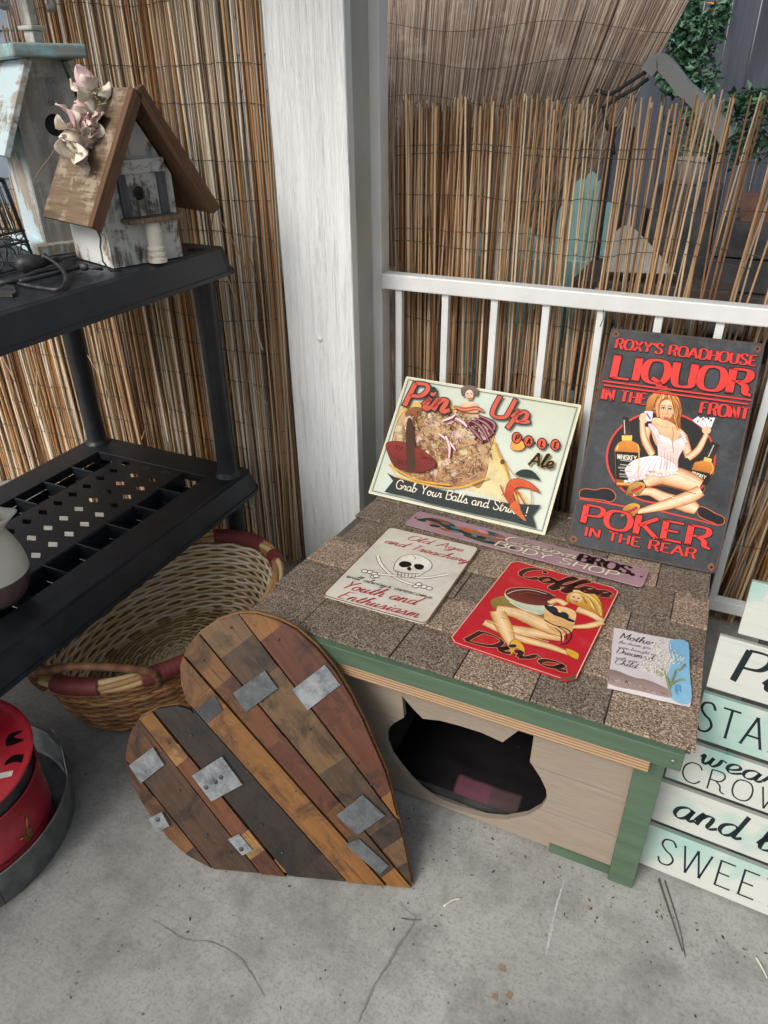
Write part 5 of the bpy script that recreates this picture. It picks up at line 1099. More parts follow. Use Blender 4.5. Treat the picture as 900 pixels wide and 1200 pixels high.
# ================================================================== birdhouses
def bird2():
    a = Vector((-1.405, 1.385, 1.1675)); u = Vector((.331, .943, 0)).normalized(); F = Frame(a, u, (0, 0, 1))   # n points to the camera side
    t = thing('birdhouse', F.p(.11, 0, -.1), 'small weathered birdhouse with brown gable roof and dried flowers', 'birdhouse', 'birdhouses')
    pw = wood('peeling_white', hx('5b4838'), hx('8d7864'), .8, 1.3, hx('d3d6d0'), .46, .6, axis=1); gw = wood('grey_weathered', hx('55504a'), hx('8d8980'), .85, 1.8, hx('c9ccc6'), .47, .6, axis=1)
    ww = wood('white_chips', hx('7d5a40'), hx('9a7a5c'), .8, 1.3, hx('d9dcd9'), .45, .5, axis=1); br = wood('roof_brown', hx('47321f'), hx('73543b'), .75, 1.6, bump=.6); tw = wood('roof_tan', hx('54432f'), hx('8f7a62'), .85, 2.2, hx('9a8a76'), .55, .9, axis=1)
    D = .2; x0, x1, xp, he, hpk = .018, .216, .118, .2, .358
    hc = [(.121+.0165*math.cos(k*math.pi/7), .163+.0165*math.sin(k*math.pi/7)) for k in range(14)]
    m = M(); m.prism([(x0, 0), (x1, 0), (x1, he), (xp, hpk), (x0, he)], F, -.012, 0, [hc[::-1]]); build(m, 'front_wall', gw, t, F, bevel=.001)
    m = M(); m.prism([(x0, 0), (x1, 0), (x1, he), (xp, hpk), (x0, he)], F, -D, -D+.012); build(m, 'back_wall', gw, t, F)
    for x, mt in ((x0-.0015, ww), (x1-.0105, pw)): m = M(); m.box((x, .001, -D+.0122), (x+.012, he, -.0122), F); build(m, 'side_wall', mt, t, F)
    m = M(); m.box((x0+.012, .001, -D+.0125), (x1-.012, .012, -.0125), F); build(m, 'floor', dark_in, t, F)
    # roof: two slabs with thick front edge boards
    for s in (-1, 1):
        ex = .288 if s > 0 else -.045; ey = .108 if s > 0 else .108; p0 = Vector((xp, hpk+.028)); p1 = Vector((ex, ey)); d = (p1-p0).normalized(); nn = Vector((-d.y, d.x))*s
        FR = Frame(F.p(p0.x, p0.y, .05), F.u*d.x+F.v*d.y, F.n); L = (p1-p0).length
        w = -1 if FR.n.dot(F.u*nn.x+F.v*nn.y) < 0 else 1
        m = M(); m.box((0, -D-.045, -.006), (L, -.0005, .006), FR); build(m, 'roof_panel', tw if s < 0 else br, t, FR, bevel=.0015)
        m = M(); m.box((.002, 0, -.02), (L, .022, .0075), FR); build(m, 'edge_board', br, t, FR, bevel=.002)
    # porch
    m = M(); m.box((.062, .209, .0005), (.194, .24, .014), F); li = build(m, 'lintel', gw, t, F, bevel=.002)
    P = [F.p(.068+.118*k/40, .2245+.0075*math.sin(k/40*4*math.pi)*(1 if k < 20 else -1), .0145) for k in range(41)]; m = M(); m.tube(P, .0036, 8); build(m, 'carving', gw, li)
    for x in (.066, .172): m = M(); m.box((x, .112, .0004), (x+.021, .2088, .011), F); build(m, 'pilaster', wood('blue_grey_wood', hx('4c4f55'), hx('70757b'), .8, 1.5, axis=1), t, F, bevel=.001)
    m = M(); m.box((.0872, .112, .0003), (.1718, .2087, .0022), F)
    m = M(); m.box((.058, .1, .0004), (.204, .1115, .05), F); build(m, 'perch_shelf', tw, t, F, bevel=.002)
    c = F.p(.127, .003, .028); m = M(); m.lathe([(0, 0), (.023, 0), (.023, .01), (.019, .013), (.0225, .018), (.0225, .023), (.018, .026), (.0215, .031), (.0215, .036), (.0175, .04), (.0185, .07), (.0165, .0965), (0, .0965)], c, 24, smooth=False); build(m, 'porch_column', wood('cream_turned', hx('b8ab92'), hx('d8cfba'), .7, 1.4, hx('e3dfd0'), .5, axis=2), t)
    m = M(); c = F.p(.121, .163, -.008); m.lathe([(.0166, 0), (0, 0)], c, 14, ax=Frame(c, F.u, F.v)); build(m, 'hole_dark_disc', plain('hole_shade_black', (.004, .004, .004), .95), t)  # black disc behind the cut hole paints in the dark interior
    # wire latch and hook at lower left
    m = M(); m.tube([F.p(.018, .085, -.05), F.p(.0, .075, -.0), F.p(-.02, .06, .03), F.p(-.03, .03, .05), F.p(-.02, .008, .06), F.p(.01, .003, .05)], .0022, 6); build(m, 'hook_wire', dark_iron, t)
    # dried flowers wired to the left slope and ridge
    fl = M(); r = random.Random(3); cols = [hx('efe6d2'), hx('ead9d0'), hx('dcb0b8'), hx('d6cfba'), hx('efe9d4')]
    ex, ey = -.045, .108; p0 = Vector((xp, hpk+.04)); p1 = Vector((ex, ey))
    def petal(c, dr, L, W, c1, c2):
        FF = Frame(c, dr, (r.gauss(0, 1), r.gauss(0, 1), r.gauss(0, 1))); n = 6; vs = []; cs = []; fs = []
        for i in range(n+1):
            tt = i/n; w_ = W*math.sin(math.pi*min(1, .12+.86*tt))**.7
            for j, q in enumerate((-1, -.4, .4, 1)): vs.append(FF.p(L*tt, w_*q, L*.28*math.sin(tt*2.2)+w_*.45*q*q+r.uniform(-.001, .001)+.003*math.sin(9*tt+q*4))); cs.append(mix(c1, c2, tt*abs(q)))
        for i in range(n):
            for j in range(3): fs.append((i*4+j, i*4+4+j, i*4+5+j, i*4+1+j))
        fl.add(vs, fs, cs, True)
    for cpx, cpy, n_, L, tint in ((106, 108, 5, .05, 0), (106, 134, 8, .04, 2), (100, 158, 8, .04, 2), (88, 152, 5, .05, 3), (112, 148, 6, .038, 1), (88, 184, 5, .055, 3), (98, 176, 5, .042, 1)):
        d = ray(cpx, cpy); o = F.p(0, 0, -.03); c = CAM+d*((o-CAM).dot(F.n)/d.dot(F.n))
        for k in range(n_):
            dr = Vector((r.gauss(.2, .8), r.gauss(-.4, .8), r.gauss(.25 if tint else .9, .5))).normalized(); petal(c, dr, L*r.uniform(.8, 1.2), L*.42, cols[(tint+k) % 5 if k % 3 else 4], cols[2 if tint == 2 else 1])
    o = build(fl, 'dried_flowers', attr_rough, t); so_ = o.modifiers.new('thickness', 'SOLIDIFY'); so_.thickness = .0008
    m = M()
    for k in range(9):
        d = ray(118+rnd.uniform(-5, 6), 118+rnd.uniform(-8, 8)); o = F.p(0, 0, -.02); c = CAM+d*((o-CAM).dot(F.n)/d.dot(F.n)); m.tube([c, c+Vector((rnd.gauss(0, .02), rnd.gauss(0, .02), rnd.gauss(.012, .015)))], .0018, 5)
    build(m, 'flower_stems', plain('dry_green', hx('7a7c55'), .8), t)
    m = M(); P = []
    for x, y in ((80, 143), (72, 160), (60, 182), (48, 198), (41, 210)): d = ray(x, y); o = F.p(0, 0, -.06); P.append(CAM+d*((o-CAM).dot(F.n)/d.dot(F.n)))
    m.tube(cat(P, False, 4), .0012, 5); build(m, 'loose_wire', plain('copper_wire', hx('8a6a4a'), .5), t)
bird2()
def bird1():
    a = Vector((-1.70, 1.478, 1.1675)); u = Vector((.45, .893, 0)).normalized(); F = Frame(a, u, (0, 0, 1))
    t = thing('birdhouse', F.p(.07, 0, -.1), 'tall grey-blue birdhouse with flat ridge board and finial at shelf corner', 'birdhouse', 'birdhouses')
    gw = wood('grey_face', hx('8f8c84'), hx('aaa8a0'), .8, 1.1, hx('bab9b1'), .5, .3, axis=1); bw = wood('pale_blue_chips', hx('93887a'), hx('b3aca0'), .75, 1.2, hx('bccfd4'), .49, .4, axis=1); tq_ = wood('teal_cap', hx('7f8f8f'), hx('a9b4b2'), .75, 1.1, hx('8fbcc0'), .5, .35)
    W, D = .165, .2
    def fp(x, y, off=0): p = F.px(x/3, y/3, off); return (p.x, p.y)
    hcx, hcy = fp(195, 440); hr = .026
    hole = [(hcx+hr*math.cos(k*math.pi/9), hcy+hr*math.sin(k*math.pi/9)) for k in range(18)]
    ht_ = fp(150, 205)[1]; z1 = fp(150, 420)[1]; xl = 0; xr = W
    tl = fp(112, 205)[0]; tr = fp(212, 205)[0]
    m = M(); m.prism([(xl, .028), (xr, .028), (xr, z1), (max(tr, .1), ht_), (min(tl, .06), ht_), (xl, z1)], F, -.012, 0, [hole[::-1]]); build(m, 'front_wall', gw, t, F, bevel=.001)
    m = M(); m.prism([(xl, .028), (xr, .028), (xr, z1), (max(tr, .1), ht_), (min(tl, .06), ht_), (xl, z1)], F, -D, -D+.012); build(m, 'back_wall', gw, t, F)
    for x in (xl-.001, xr-.011): m = M(); m.box((x, .028, -D+.0122), (x+.012, z1, -.0122), F); build(m, 'side_wall', bw, t, F)
    m = M(); m.box((-.035, 0, -D-.05), (W+.03, .0278, .035), F); build(m, 'base', bw, t, F, bevel=.002)
    c = F.p(hcx, hcy, -.0125); m = M(); m.lathe([(hr, 0), (0, 0)], c, 18, ax=Frame(c, F.u, F.v)); build(m, 'hole_dark_disc', plain('hole_shade_black', (.004, .004, .004), .95), t)  # black disc closes the cut hole, inner shade put in as colour
    # steep side panels
    tl, tr = min(tl, .06), max(tr, .1); low = fp(95, 548, .03)
    for s in (-1, 1):
        p0 = Vector((tl-.012 if s < 0 else tr+.012, ht_-.004)); p1 = Vector((-.055 if s < 0 else W+.055, low[1])); d = (p1-p0).normalized(); L = (p1-p0).length
        FR = Frame(F.p(p0.x, p0.y, .04), F.u*d.x+F.v*d.y, F.n); m = M(); m.box((0, -D-.09, -.008), (L, 0, .008), FR); build(m, 'roof_panel', bw if s < 0 else gw, t, FR, bevel=.002)
    m = M(); m.box((tl-.05, ht_, -D-.06), (tr+.05, ht_+.03, .06), F); rc = build(m, 'ridge_board', tq_, t, F, bevel=.006, seg=3)
    # hinge plate above the hole
    h0, h1 = fp(137, 272), fp(212, 370); m = M(); m.box((h0[0], h1[1], .0004), (h1[0], h0[1], .0025), F); hg = build(m, 'hinge', plain('hinge_metal', hx('8a8c86'), .5, .2), t, F, bevel=.0008)
    xm = (h0[0]+h1[0])/2; m = M(); m.tube([F.p(xm, h1[1]+.002, .004), F.p(xm, h0[1]-.002, .004)], .0035, 8); build(m, 'hinge_pin', MC['hinge_metal'], hg)
    for x in (h0[0]+.009, h1[0]-.009):
        for y in (h0[1]-.009, h1[1]+.009): c = F.p(x, y, .0025); m = M(); m.lathe([(0, .0018), (.0035, .0012), (.0045, 0)], c, 10, ax=Frame(c, F.u, F.v)); build(m, 'screw', galv, hg)
    # finial
    c = F.p((tl+tr)/2, ht_+.03, -.05); m = M(); m.box((c.x-.016, c.y-.016, c.z), (c.x+.016, c.y+.016, c.z+.03)); m.box((c.x-.024, c.y-.024, c.z+.0302), (c.x+.024, c.y+.024, c.z+.04)); m.box((c.x-.012, c.y-.012, c.z+.0402), (c.x+.012, c.y+.012, c.z+.12)); fn = build(m, 'finial', gw, t, bevel=.003)
    m = M(); q = c+Vector((0, 0, .1)); U2 = F.u
    for s in (-1, 1): m.tube(cat([q, q+U2*.03*s+Vector((0, 0, .025)), q+U2*.055*s+Vector((0, 0, .01)), q+U2*.062*s+Vector((0, 0, -.018)), q+U2*.045*s+Vector((0, 0, -.022))], False, 5), .009, 8)
    m.tube([q, q+Vector((0, 0, .05)), q+Vector((0, 0, .09))], [.012, .014, .004], 8); build(m, 'finial_scroll', plain('pewter', hx('7c7a76'), .6, .25), fn)
bird1()
# wire lantern at the far left of the top shelf
c = on(-22, 318, z=1.166); c = Vector((-1.70, 1.27, 1.1665))
wl = thing('wire_lantern', c, 'dark openwork wire lantern cut off by the left edge', 'lantern')
gm = plain('patina_wire', hx('2c3a3a'), .5, .3, 40, metal=.4)
s_ = .085; hL = .2; m = M()
cor = [(-s_, -s_), (s_, -s_), (s_, s_), (-s_, s_)]
for z, k in ((.003, 1.0), (.06, .96), (.085, .94), (hL, .8)):
    m = M(); m.tube([c+Vector((a[0]*k, a[1]*k, z)) for a in cor], .0032, 6, closed=True); build(m, 'frame_ring', gm, wl)
for i in range(4):
    a, b = Vector((*cor[i], 0)), Vector((*cor[(i+1) % 4], 0)); m = M(); m.tube([c+a+Vector((0, 0, .003)), c+a*.8+Vector((0, 0, hL)), c+a*.1+Vector((0, 0, hL+.06))], .0035, 6); build(m, 'corner_wire', gm, wl)
    m = M()
    for k in range(9): f = (k+.5)/9; p = a.lerp(b, f); m.tube([c+p*.94+Vector((0, 0, .085)), c+p*.8+Vector((0, 0, hL))], .0018, 5)
    for k in range(4):
        f = (k+.5)/4; p = a.lerp(b, f)*.985; d = (b-a).normalized(); m.tube([c+p+d*.015*math.cos(q*.6)+Vector((0, 0, .032+.024*math.sin(q*.6))) for q in range(12)], .002, 5)
        m.tube([c+p*.97+d*(.02-.0028*q)*math.cos(q*.9)+Vector((0, 0, .072+.008*math.sin(q*.9))) for q in range(7)], .0016, 5)
    build(m, 'scroll_panel', gm, wl)
# iron hooks and sockets lying on the shelf top
zt = 1.1665
def onT(x, y, dz=0): return on(x/7.5, 260+y/7.5, z=zt+dz)
t = thing('wall_hook', onT(320, 350), 'black iron hook with bulb-shaped base and curved wire on the shelf', 'hook', 'black iron hooks on the shelf')
c = onT(300, 360, .022); d = (onT(500, 300, .022)-onT(220, 340, .022)).normalized(); FR = Frame(c-d*.045, Vector((0, 0, 1)).cross(d), Vector((0, 0, 1))); FR = Frame(c-d*.045, Vector((-d.y, d.x, 0)), (0, 0, 1))
ax = Frame(c-d*.045, Vector((-d.y, d.x, 0)), Vector((0, 0, 1)))
if ax.n.dot(d) < 0: ax = Frame(c-d*.045, Vector((d.y, -d.x, 0)), Vector((0, 0, 1)))
m = M(); m.lathe([(0, 0), (.011, .002), (.021, .015), (.023, .035), (.017, .06), (.01, .078), (.009, .1), (.006, .112), (0, .113)], c, 18, ax=ax); build(m, 'bulb_base', dark_iron, t)
P = [onT(390, 305, .035), onT(450, 335, .03), onT(530, 400, .02), onT(575, 480, .012), onT(560, 560, .006), onT(500, 595, .004), onT(380, 582, .004), onT(250, 560, .004), onT(130, 535, .004)]
m = M(); m.tube(cat(P, False, 5), .0042, 8); build(m, 'curved_wire', dark_iron, t); m = M(); m.ball(onT(390, 305, .034), .009, 12); build(m, 'knob', dark_iron, t)
t = thing('spade_stake', onT(60, 620), 'flat black spade-shaped stake lying at the shelf edge, far left', 'stake', 'black iron hooks on the shelf')
m = M(); pts = [onT(*p) for p in ((-40, 655), (110, 660), (150, 640), (130, 600), (60, 570), (20, 600), (-40, 615))]; F = Frame(onT(60, 620), (1, 0, 0), (0, 1, 0)); m.prism([((p-F.o).x, (p-F.o).y) for p in pts], F, 0, .006); build(m, 'blade', dark_iron, t, bevel=.001)
m = M(); m.tube([onT(-60, 545, .009), onT(120, 525, .009), onT(330, 440, .01), onT(520, 395, .008)], .006, 7); build(m, 'shaft', dark_iron, t)
t = thing('iron_bracket', onT(500, 480), 'black forked iron bracket lying between the hook and small birdhouse', 'bracket', 'black iron hooks on the shelf')
m = M(); m.tube([onT(180, 520, .022), onT(420, 470, .014), onT(700, 400, .012)], .005, 7); build(m, 'arm', dark_iron, t); m = M(); m.tube([onT(450, 330, .03), onT(560, 310, .02), onT(650, 290, .008)], .005, 7); build(m, 'fork', dark_iron, t)
m = M(); m.ball(onT(740, 395, .013), .011, 12, sz=(1.3, 1, .9)); build(m, 'knob', dark_iron, t); m = M(); m.tube([onT(740, 395, .013), onT(850, 410, .01), onT(900, 415, .006)], .004, 7); build(m, 'tip', dark_iron, t)

# ================================================================== jug on the lower tier
c = Vector((-1.5, .908, .4513)); b = NB('jug_glaze'); 
jg = thing('ceramic_jug', c, 'cream ceramic jug with brown glazed base, left end of lower tier', 'jug')
cr = plain('cream_glaze', hx('dedbc9'), .4, .12, 10, .08, 40); bwn = plain('brown_glaze', hx('5a3a36'), .35, .3, 10, .1, 40)
prof = [(.055, .0), (.07, .02), (.083, .055), (.087, .08)]; m = M(); m.lathe([(0, 0)]+prof, c, 40); build(m, 'glazed_base', bwn, jg)
pr2 = [(.0871, .08), (.087, .1), (.082, .128), (.072, .158), (.062, .18), (.057, .195), (.057, .205), (.062, .222), (.068, .235), (.064, .235), (.056, .22), (.05, .2), (.056, .175), (.072, .13), (.079, .09)]
m = M(); k = 40; vs = []; fs = []; sd_ = Vector((.9, .43, 0))
for r_, z in pr2:
    for j in range(k):
        a = 2*math.pi*j/k; v = Vector((math.cos(a), math.sin(a), 0)); sp_ = max(0, v.dot(sd_))**8*max(0, (z-.195)/.04)*.04; vs.append(c+v*(r_+sp_)+Vector((0, 0, z+sp_*.35)))
for i in range(len(pr2)-1):
    for j in range(k): fs.append((i*k+j, i*k+(j+1) % k, (i+1)*k+(j+1) % k, (i+1)*k+j))
m.add(vs, fs, None, True); build(m, 'body', cr, jg)
m = M(); hd = Vector((-.9, -.43, 0)); m.tube(cat([c+hd*.06+Vector((0, 0, .25)), c+hd*.11+Vector((0, 0, .255)), c+hd*.15+Vector((0, 0, .21)), c+hd*.14+Vector((0, 0, .16)), c+hd*.105+Vector((0, 0, .13))], False, 5), .011, 10); build(m, 'handle', cr, jg)

# ================================================================== basket
bc_ = Vector((-1.325, 1.265, 0)); brot = 1.35; BH = .235
wb = thing('wicker_basket', bc_, 'large oval wicker basket with maroon wrapped rim under the shelf', 'basket')
def bell(t, z, off=0):
    f = z/BH; ss = f**.6; a = .285+.095*ss+off; b = .20+.075*ss+off; x, y = a*math.cos(t), b*math.sin(t)
    return Vector((bc_.x+x*math.cos(brot)-y*math.sin(brot), bc_.y+x*math.sin(brot)+y*math.cos(brot), z))
def wick(name, c1, c2):
    b = NB(name); a = b.n('VertexColor', layer_name='Col'); f = b.noise(20, det=5)
    return b.fin(b.mix(a.outputs[0], c1, b.ramp(f, [(.55, G(0)), (.85, G(.45))])), .55, b.noise(160), .2, .001)
wickm = wick('wicker', hx('7a5636'), None); NS = 36
for nm, off, pal, rows in (('outer_weave', .004, ('a9794c', '93683f', 'bd8d5a', '7d5636'), 19), ('inner_weave', -.009, ('f5ead0', 'e8d8b4', 'faf2de', 'dcc79c'), 19)):
    m = M(); r = random.Random(9)
    for i in range(rows):
        z = .012+(BH-.02)*i/(rows-1); P = []; N = NS*3
        for j in range(N):
            t_ = 2*math.pi*j/N; ph = math.pi*(j/3+i); P.append(bell(t_, z+.0012*r.uniform(-1, 1), off+.005*math.cos(ph)))
        c = hx(r.choice(pal)); m.tube(P, (.0054 if nm[0] == 'o' else .005), 5, [mix(c, hx(pal[j//9 % 4]), .5*r.random()) for j in range(N)], closed=True)
    o = build(m, nm, wickm, wb); o['kind'] = 'stuff'
m = M()
for k in range(NS): t_ = 2*math.pi*(k+.5)/NS*1; m.tube([bell(t_, z, -.0015) for z in (.005, .05, .1, .16, BH)], .0044, 5, hx('c9a878'))
o = build(m, 'stakes', wickm, wb); o['kind'] = 'stuff'
m = M(); r = random.Random(4)     # woven bottom
for i in range(30):
    f = (i+.6)/30; P = [bell(2*math.pi*j/100, .012, 0) for j in range(100)]; cc = Vector((bc_.x, bc_.y, .012)); P = [cc+(p-cc)*f*.98+Vector((0, 0, .004*math.cos(math.pi*(j//3+i)))) for j, p in enumerate(P)]; m.tube(P, .0048, 5, hx(r.choice(('e0cda6', 'd0b98e', 'b3976a', 'e8d8b4'))), closed=True)
o = build(m, 'base_weave', wickm, wb); o['kind'] = 'stuff'
m = M()
for q in range(5):   # rim of twisted rods
    P = [bell(2*math.pi*j/160, BH+.014, .006)+Vector((0, 0, 0)) for j in range(160)]; cc = Vector((bc_.x, bc_.y, BH+.014)); P2 = []
    for j, p in enumerate(P): a = 2*math.pi*q/5+j*.12; o_ = (p-cc).normalized(); P2.append(p+o_*.012*math.cos(a)+Vector((0, 0, .012*math.sin(a))))
    m.tube(P2, .0085, 6, hx(('c9a877', 'b58d5c', 'd6bd90', 'a97f50', 'c4a06c')[q]), closed=True)
build(m, 'rim', wickm, wb)
mar = wick('maroon_wrap', hx('3d1a1a'), None)
def band(t0, t1, thick=.0235):
    m = M(); P = []; n = 30
    for j in range(n+1): t_ = t0+(t1-t0)*j/n; P.append(bell(t_, BH+.014, .006))
    m.tube(P, [thick*(1+.05*(j % 2)) for j in range(n+1)], 12, [mix(hx('7d3a38'), hx('5e2626'), .6*(j % 2)) for j in range(n+1)]); build(m, 'rim_wrap', mar, wb)
for a, b in ((-.5, -.32), (-.1, .55), (.85, 1.2), (2.2, 2.6), (2.75, 3.1), (3.35, 3.75), (4.05, 4.6), (4.75, 5.1)): band(a, b)
for s, ta, tb in ((1, 3.2, 4.15),):
    p, q = bell(ta, BH+.01, .012), bell(tb, BH+.01, .012); md = (p+q)/2; out_ = (md-Vector((bc_.x, bc_.y, md.z))).normalized(); m = M()
    pts = cat([p-Vector((0, 0, .03)), p+Vector((0, 0, .035))+out_*.02, md+Vector((0, 0, .085))+out_*.05, q+Vector((0, 0, .035))+out_*.02, q-Vector((0, 0, .03))], False, 8)
    m.tube(pts, .0105, 8, [mix(hx('6a4630'), hx('8d6544'), (j % 2)) for j in range(len(pts))]); build(m, 'handle', wickm, wb)

# ================================================================== galvanised tray and red tin
tc_ = Vector((-1.42, .57, .0)); tr_ = thing('galvanised_tray', tc_, 'round galvanised metal tray with oval handle hole, holding the red tin', 'tray')
m = M(); m.lathe([(0, .003), (.262, .003), (.265, .006), (.268, .095), (.271, .098), (.268, .1), (.2645, .097), (.262, .01), (.255, .0075), (0, .0075)], tc_, 64); build(m, 'pan', galv, tr_)
ha = R(62)      # raised ear with a slot, curved with the rim
for ang in (ha, ha+math.pi):
    m = M(); n = 22; vs = []; fs = []; rr = .2665
    def ear(u, v, d): a = ang+(u-.5)*.62; r_ = rr+d; return tc_+Vector((math.cos(a)*r_, math.sin(a)*r_, .094+v*.06))
    outl = [(0, 0), (1, 0)]+[(1-k/16, math.sin(math.pi*k/16)**.55) for k in range(1, 16)]; slot = [(.5+.2*math.cos(k*math.pi/8), .5+.2*math.sin(k*math.pi/8)) for k in range(16)]
    L2 = [[Vector((p[0], p[1], 0)) for p in outl], [Vector((p[0], p[1], 0)) for p in slot[::-1]]]; tri = tessellate_polygon(L2); fl_ = outl+slot[::-1]; nn = len(fl_)
    vs = [ear(u, v, .0012) for u, v in fl_]+[ear(u, v, -.0012) for u, v in fl_]; fs = [tuple(x) for x in tri]+[tuple(i+nn for i in x[::-1]) for x in tri]
    for o_, l_ in ((0, len(outl)), (len(outl), len(slot))):
        for i in range(l_): j = (i+1) % l_; fs.append((o_+i, o_+j, nn+o_+j, nn+o_+i))
    m.add(vs, fs); build(m, 'ear_handle', galv, tr_)
m = M(); P = [tc_+Vector((math.cos(R(-18))*.2685, math.sin(R(-18))*.2685, z)) for z in (.008, .095)]; m.tube(P, .0012, 5); build(m, 'seam', dark_iron, tr_)
red = plain('red_enamel', hx('b3122a'), .22, .2, 5, .03, 20); red2 = plain('red_lid', hx('c9182f'), .25, .2, 5, .03, 20)
kc = Vector((-1.352, .575, .0085)); tn = thing('red_tin', kc, 'round red metal tin with tilted red lid and gold emblem', 'tin')
m = M(); m.lathe([(0, 0), (.17, 0), (.172, .004), (.172, .06), (.174, .063), (.172, .066), (.172, .075), (.174, .078), (.172, .081), (.172, .195), (.175, .198), (.172, .2), (.169, .198), (.168, .01), (0, .008)], kc, 64); build(m, 'body', red, tn)
lc = kc+Vector((.0, -.005, .268)); ln = Vector((.14, -.03, 1)).normalized(); LF = Frame(lc, Vector((1, 0, -.14)), Vector((0, 1, .03)))
m = M(); m.lathe([(0, 0), (.165, .0), (.17, .004), (.174, .012), (.182, .014), (.185, .01), (.183, .004), (.18, -.004), (.172, -.006), (.165, -.004), (0, -.004)], lc, 64, ax=LF); ld = build(m, 'lid', red2, tn)
m = M(); m.lathe([(.166, .196), (.163, .21), (.16, .239), (.14, .24)], kc, 40); build(m, 'inner_collar', plain('inner_black', hx('17171a'), .5), tn)
A = Art(LF); A.off = .0006; A.part('lid_print')
r = random.Random(2)
A.ribbon([Vector((.168*math.cos(k*.105), .168*math.sin(k*.105))) for k in range(61)], .0016, [hx('f0d8d2')]*2, A.h())
A.fill([(0.075, -0.025), (0.150, 0.050), (0.142, 0.062), (0.065, -0.012)], hx('e9e4de'), smooth=False, uv=True)
for q in ([(0.115, 0.062), (0.130, 0.080), (0.165, 0.090), (0.140, 0.095), (0.155, 0.110), (0.125, 0.100), (0.110, 0.085)], [(0.060, -0.050), (0.090, -0.025), (0.085, -0.005), (0.060, -0.020), (0.040, -0.030)], [(0.080, 0.100), (0.100, 0.130), (0.075, 0.125), (0.080, 0.150), (0.060, 0.125)], [(0.045, 0.030), (0.060, 0.050), (0.050, 0.070), (0.030, 0.055)], [(0.010, 0.000), (0.030, 0.010), (0.025, 0.030), (0.000, 0.020)]): A.fill(q, BLK, uv=True)
A.build(ld)
# gold emblem on the side of the tin
q = on(33, 985, X=kc.x+.16); an = R(6); m = M(); r = random.Random(8)
EFc = Frame(kc+Vector((math.cos(an)*.1735, math.sin(an)*.1735, .095)), (-math.sin(an), math.cos(an), 0), (0, 0, 1))
for k in range(9): a = k*.7; m.add([EFc.p(0, 0, .0008), EFc.p(.02*math.cos(a)*r.uniform(.5, 1.3), .02*math.sin(a)*r.uniform(.4, 1), .0006), EFc.p(.02*math.cos(a+.45)*r.uniform(.4, 1), .016*math.sin(a+.45), .0006)], [(0, 1, 2)])
m.tube([EFc.p(.002, .01, .001), EFc.p(.006, .028, .0008), EFc.p(.012, .045, .0008)], .002, 5); m.tube([EFc.p(-.006, .004, .001), EFc.p(-.02, .01, .0008)], .002, 5); build(m, 'gold_emblem', plain('gold_leaf', hx('b9943f'), .4, .3, metal=.5), tn)

# ================================================================== pallet sign
th = R(74); SF0 = Vector((.079, 1.182, .0015)); e = Vector((.999, -.045, 0)).normalized(); pr = Vector((-e.y, e.x, 0))
SF = Frame(SF0, e, pr*math.cos(th)+Vector((0, 0, 1))*math.sin(th))
ps = thing('slat_sign', SF0, 'whitewashed slat board with teal patches and black lettering leaning at right', 'sign')
slm = NB('whitewash'); f = slm.noise(2.6, slm.coord((1, 1, 1)), 5, .55, .8); oi = slm.n('ObjectInfo'); g = slm.noise(1, slm.coord((3, 60, 60)), 6, .6, .6)
mpn = slm.n('Mapping'); cmb = slm.n('CombineXYZ'); mul = slm.n('Math', operation='MULTIPLY'); mul.inputs[1].default_value = 30; slm.l(oi.outputs['Random'], mul.inputs[0]); slm.l(mul.outputs[0], cmb.inputs[0]); slm.l(mul.outputs[0], cmb.inputs[1]); slm.l(slm.tc.outputs['Object'], mpn.inputs[0]); slm.l(cmb.outputs[0], mpn.inputs[1])
f = slm.noise(5.0, mpn.outputs[0], 3, .45, .5)
col = slm.mix(hx('bcc0b8'), hx('909188'), slm.ramp(g, [(.55, G(0)), (.85, G(.5))])); col = slm.mix(col, hx('8fb5aa'), slm.ramp(f, [(.53, G(0)), (.57, G(.6)), (.68, G(.85))])); col = slm.mix(col, hx('74a398'), slm.ramp(f, [(.62, G(0)), (.72, G(.5))]))
col = slm.mix(col, hx('5f5a52'), slm.ramp(slm.noise(9, slm.coord((1, 5, 5)), 8, .75), [(.66, G(0)), (.74, G(.7))])); slm = slm.fin(col, .6, g, .3, .002)
sh, gp = .108, .0145; INK = hx('1f2a2e'); LEN = .8
lines = [('SWEET',), ('and be',), ('wear a', 'CROWN'), ('STAND TALL',), ('Pineapple',), ()]
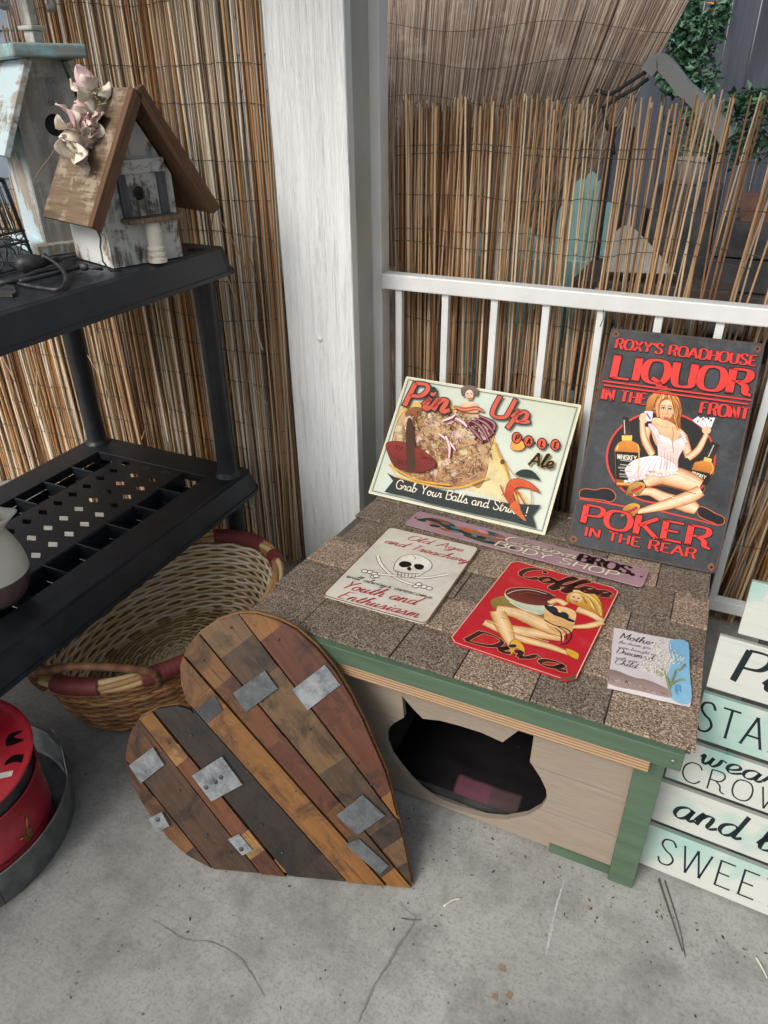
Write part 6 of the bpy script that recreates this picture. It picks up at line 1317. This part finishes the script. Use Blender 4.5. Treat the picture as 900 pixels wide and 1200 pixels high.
for i, tx in enumerate(lines):
    sh = (.106, .1, .1, .106, .118, .115)[i]; v0 = (0, .1215, .2355, .3505, .4715, .604)[i]; x0 = (0, .006, .014, .045, .047, .077)[i]; F = Frame(SF.p(x0, v0, .0), SF.u, SF.v); m = M(); m.box((0, 0, 0), (LEN, sh, .016), F); s_ = build(m, 'slat', slm, ps, F, bevel=.0015)
    FF = Frame(F.p(0, 0, .016), SF.u, SF.v); A = Art(FF); A.off = .0004; A.part('lettering')
    if tx == ('SWEET',): A.text('SWEET', (.04, .022), (.295, .022), (.04, .088), INK, .065, .055, .0, .05, uv=True, track=14)
    elif tx == ('and be',): A.text('and be', (.04, .028), (.29, .028), (.04, .09), INK, .15, .05, .25, uv=True)
    elif tx and tx[0] == 'wear a': A.text('wear a', (.055, .062), (.27, .062), (.055, .106), INK, .17, .06, .25, uv=True); A.text('CROWN', (.03, .008), (.29, .008), (.03, .056), INK, .07, .06, uv=True, track=16)
    elif tx == ('STAND TALL',): A.text('STAND TALL', (.0, .02), (.44, .02), (.0, .088), INK, .08, .065, 0, .06, uv=True, track=14)
    elif tx: A.text('Pineapple', (.035, .03), (.46, .03), (.035, .104), INK, .17, .06, .2, uv=True)
    A.build(s_, attr_rough)
for x in (.12, .62): m = M(); m.box((x, -.0, -.022), (x+.06, .68, -.0003), SF); build(m, 'back_batten', plain('dark_batten', hx('1c1916'), .9), ps, SF)

# ================================================================== litter on the floor
tw = plain('dry_twig', hx('4f463c'), .9)
def twig(pix, r_, label, mat=tw, nm='twig'):
    P = cat([on(x, y, z=r_+.0008) for x, y in pix], False, 4); m = M(); m.tube(P, [r_*(1-.5*i/(len(P)-1)) for i in range(len(P))], 6); tag(build(m, nm, mat), label, nm, 'twigs on the patio floor')
twig([(772,1030),(780,1055),(790,1085),(800,1115)], .0022, 'long dark dry twig on the floor below the slat sign')
twig([(779,1032),(788,1060),(797,1090),(803,1122)], .0016, 'thinner dry twig lying right alongside the long dark one')
twig([(520,1062),(530,1055),(540,1053)], .0028, 'short pale wood splinter on the floor right of the heart tip', plain('pale_splinter', hx('d5cfc0'), .8))
twig([(470,1076),(482,1078),(494,1078)], .0010, 'thin dark pine needle on the floor under the heart tip')
twig([(886,1122),(893,1134),(899,1146)], .0028, 'pale dry reed stub on the floor at the right edge', plain('pale_splinter', (0, 0, 0)))
for _ in range(1): pass
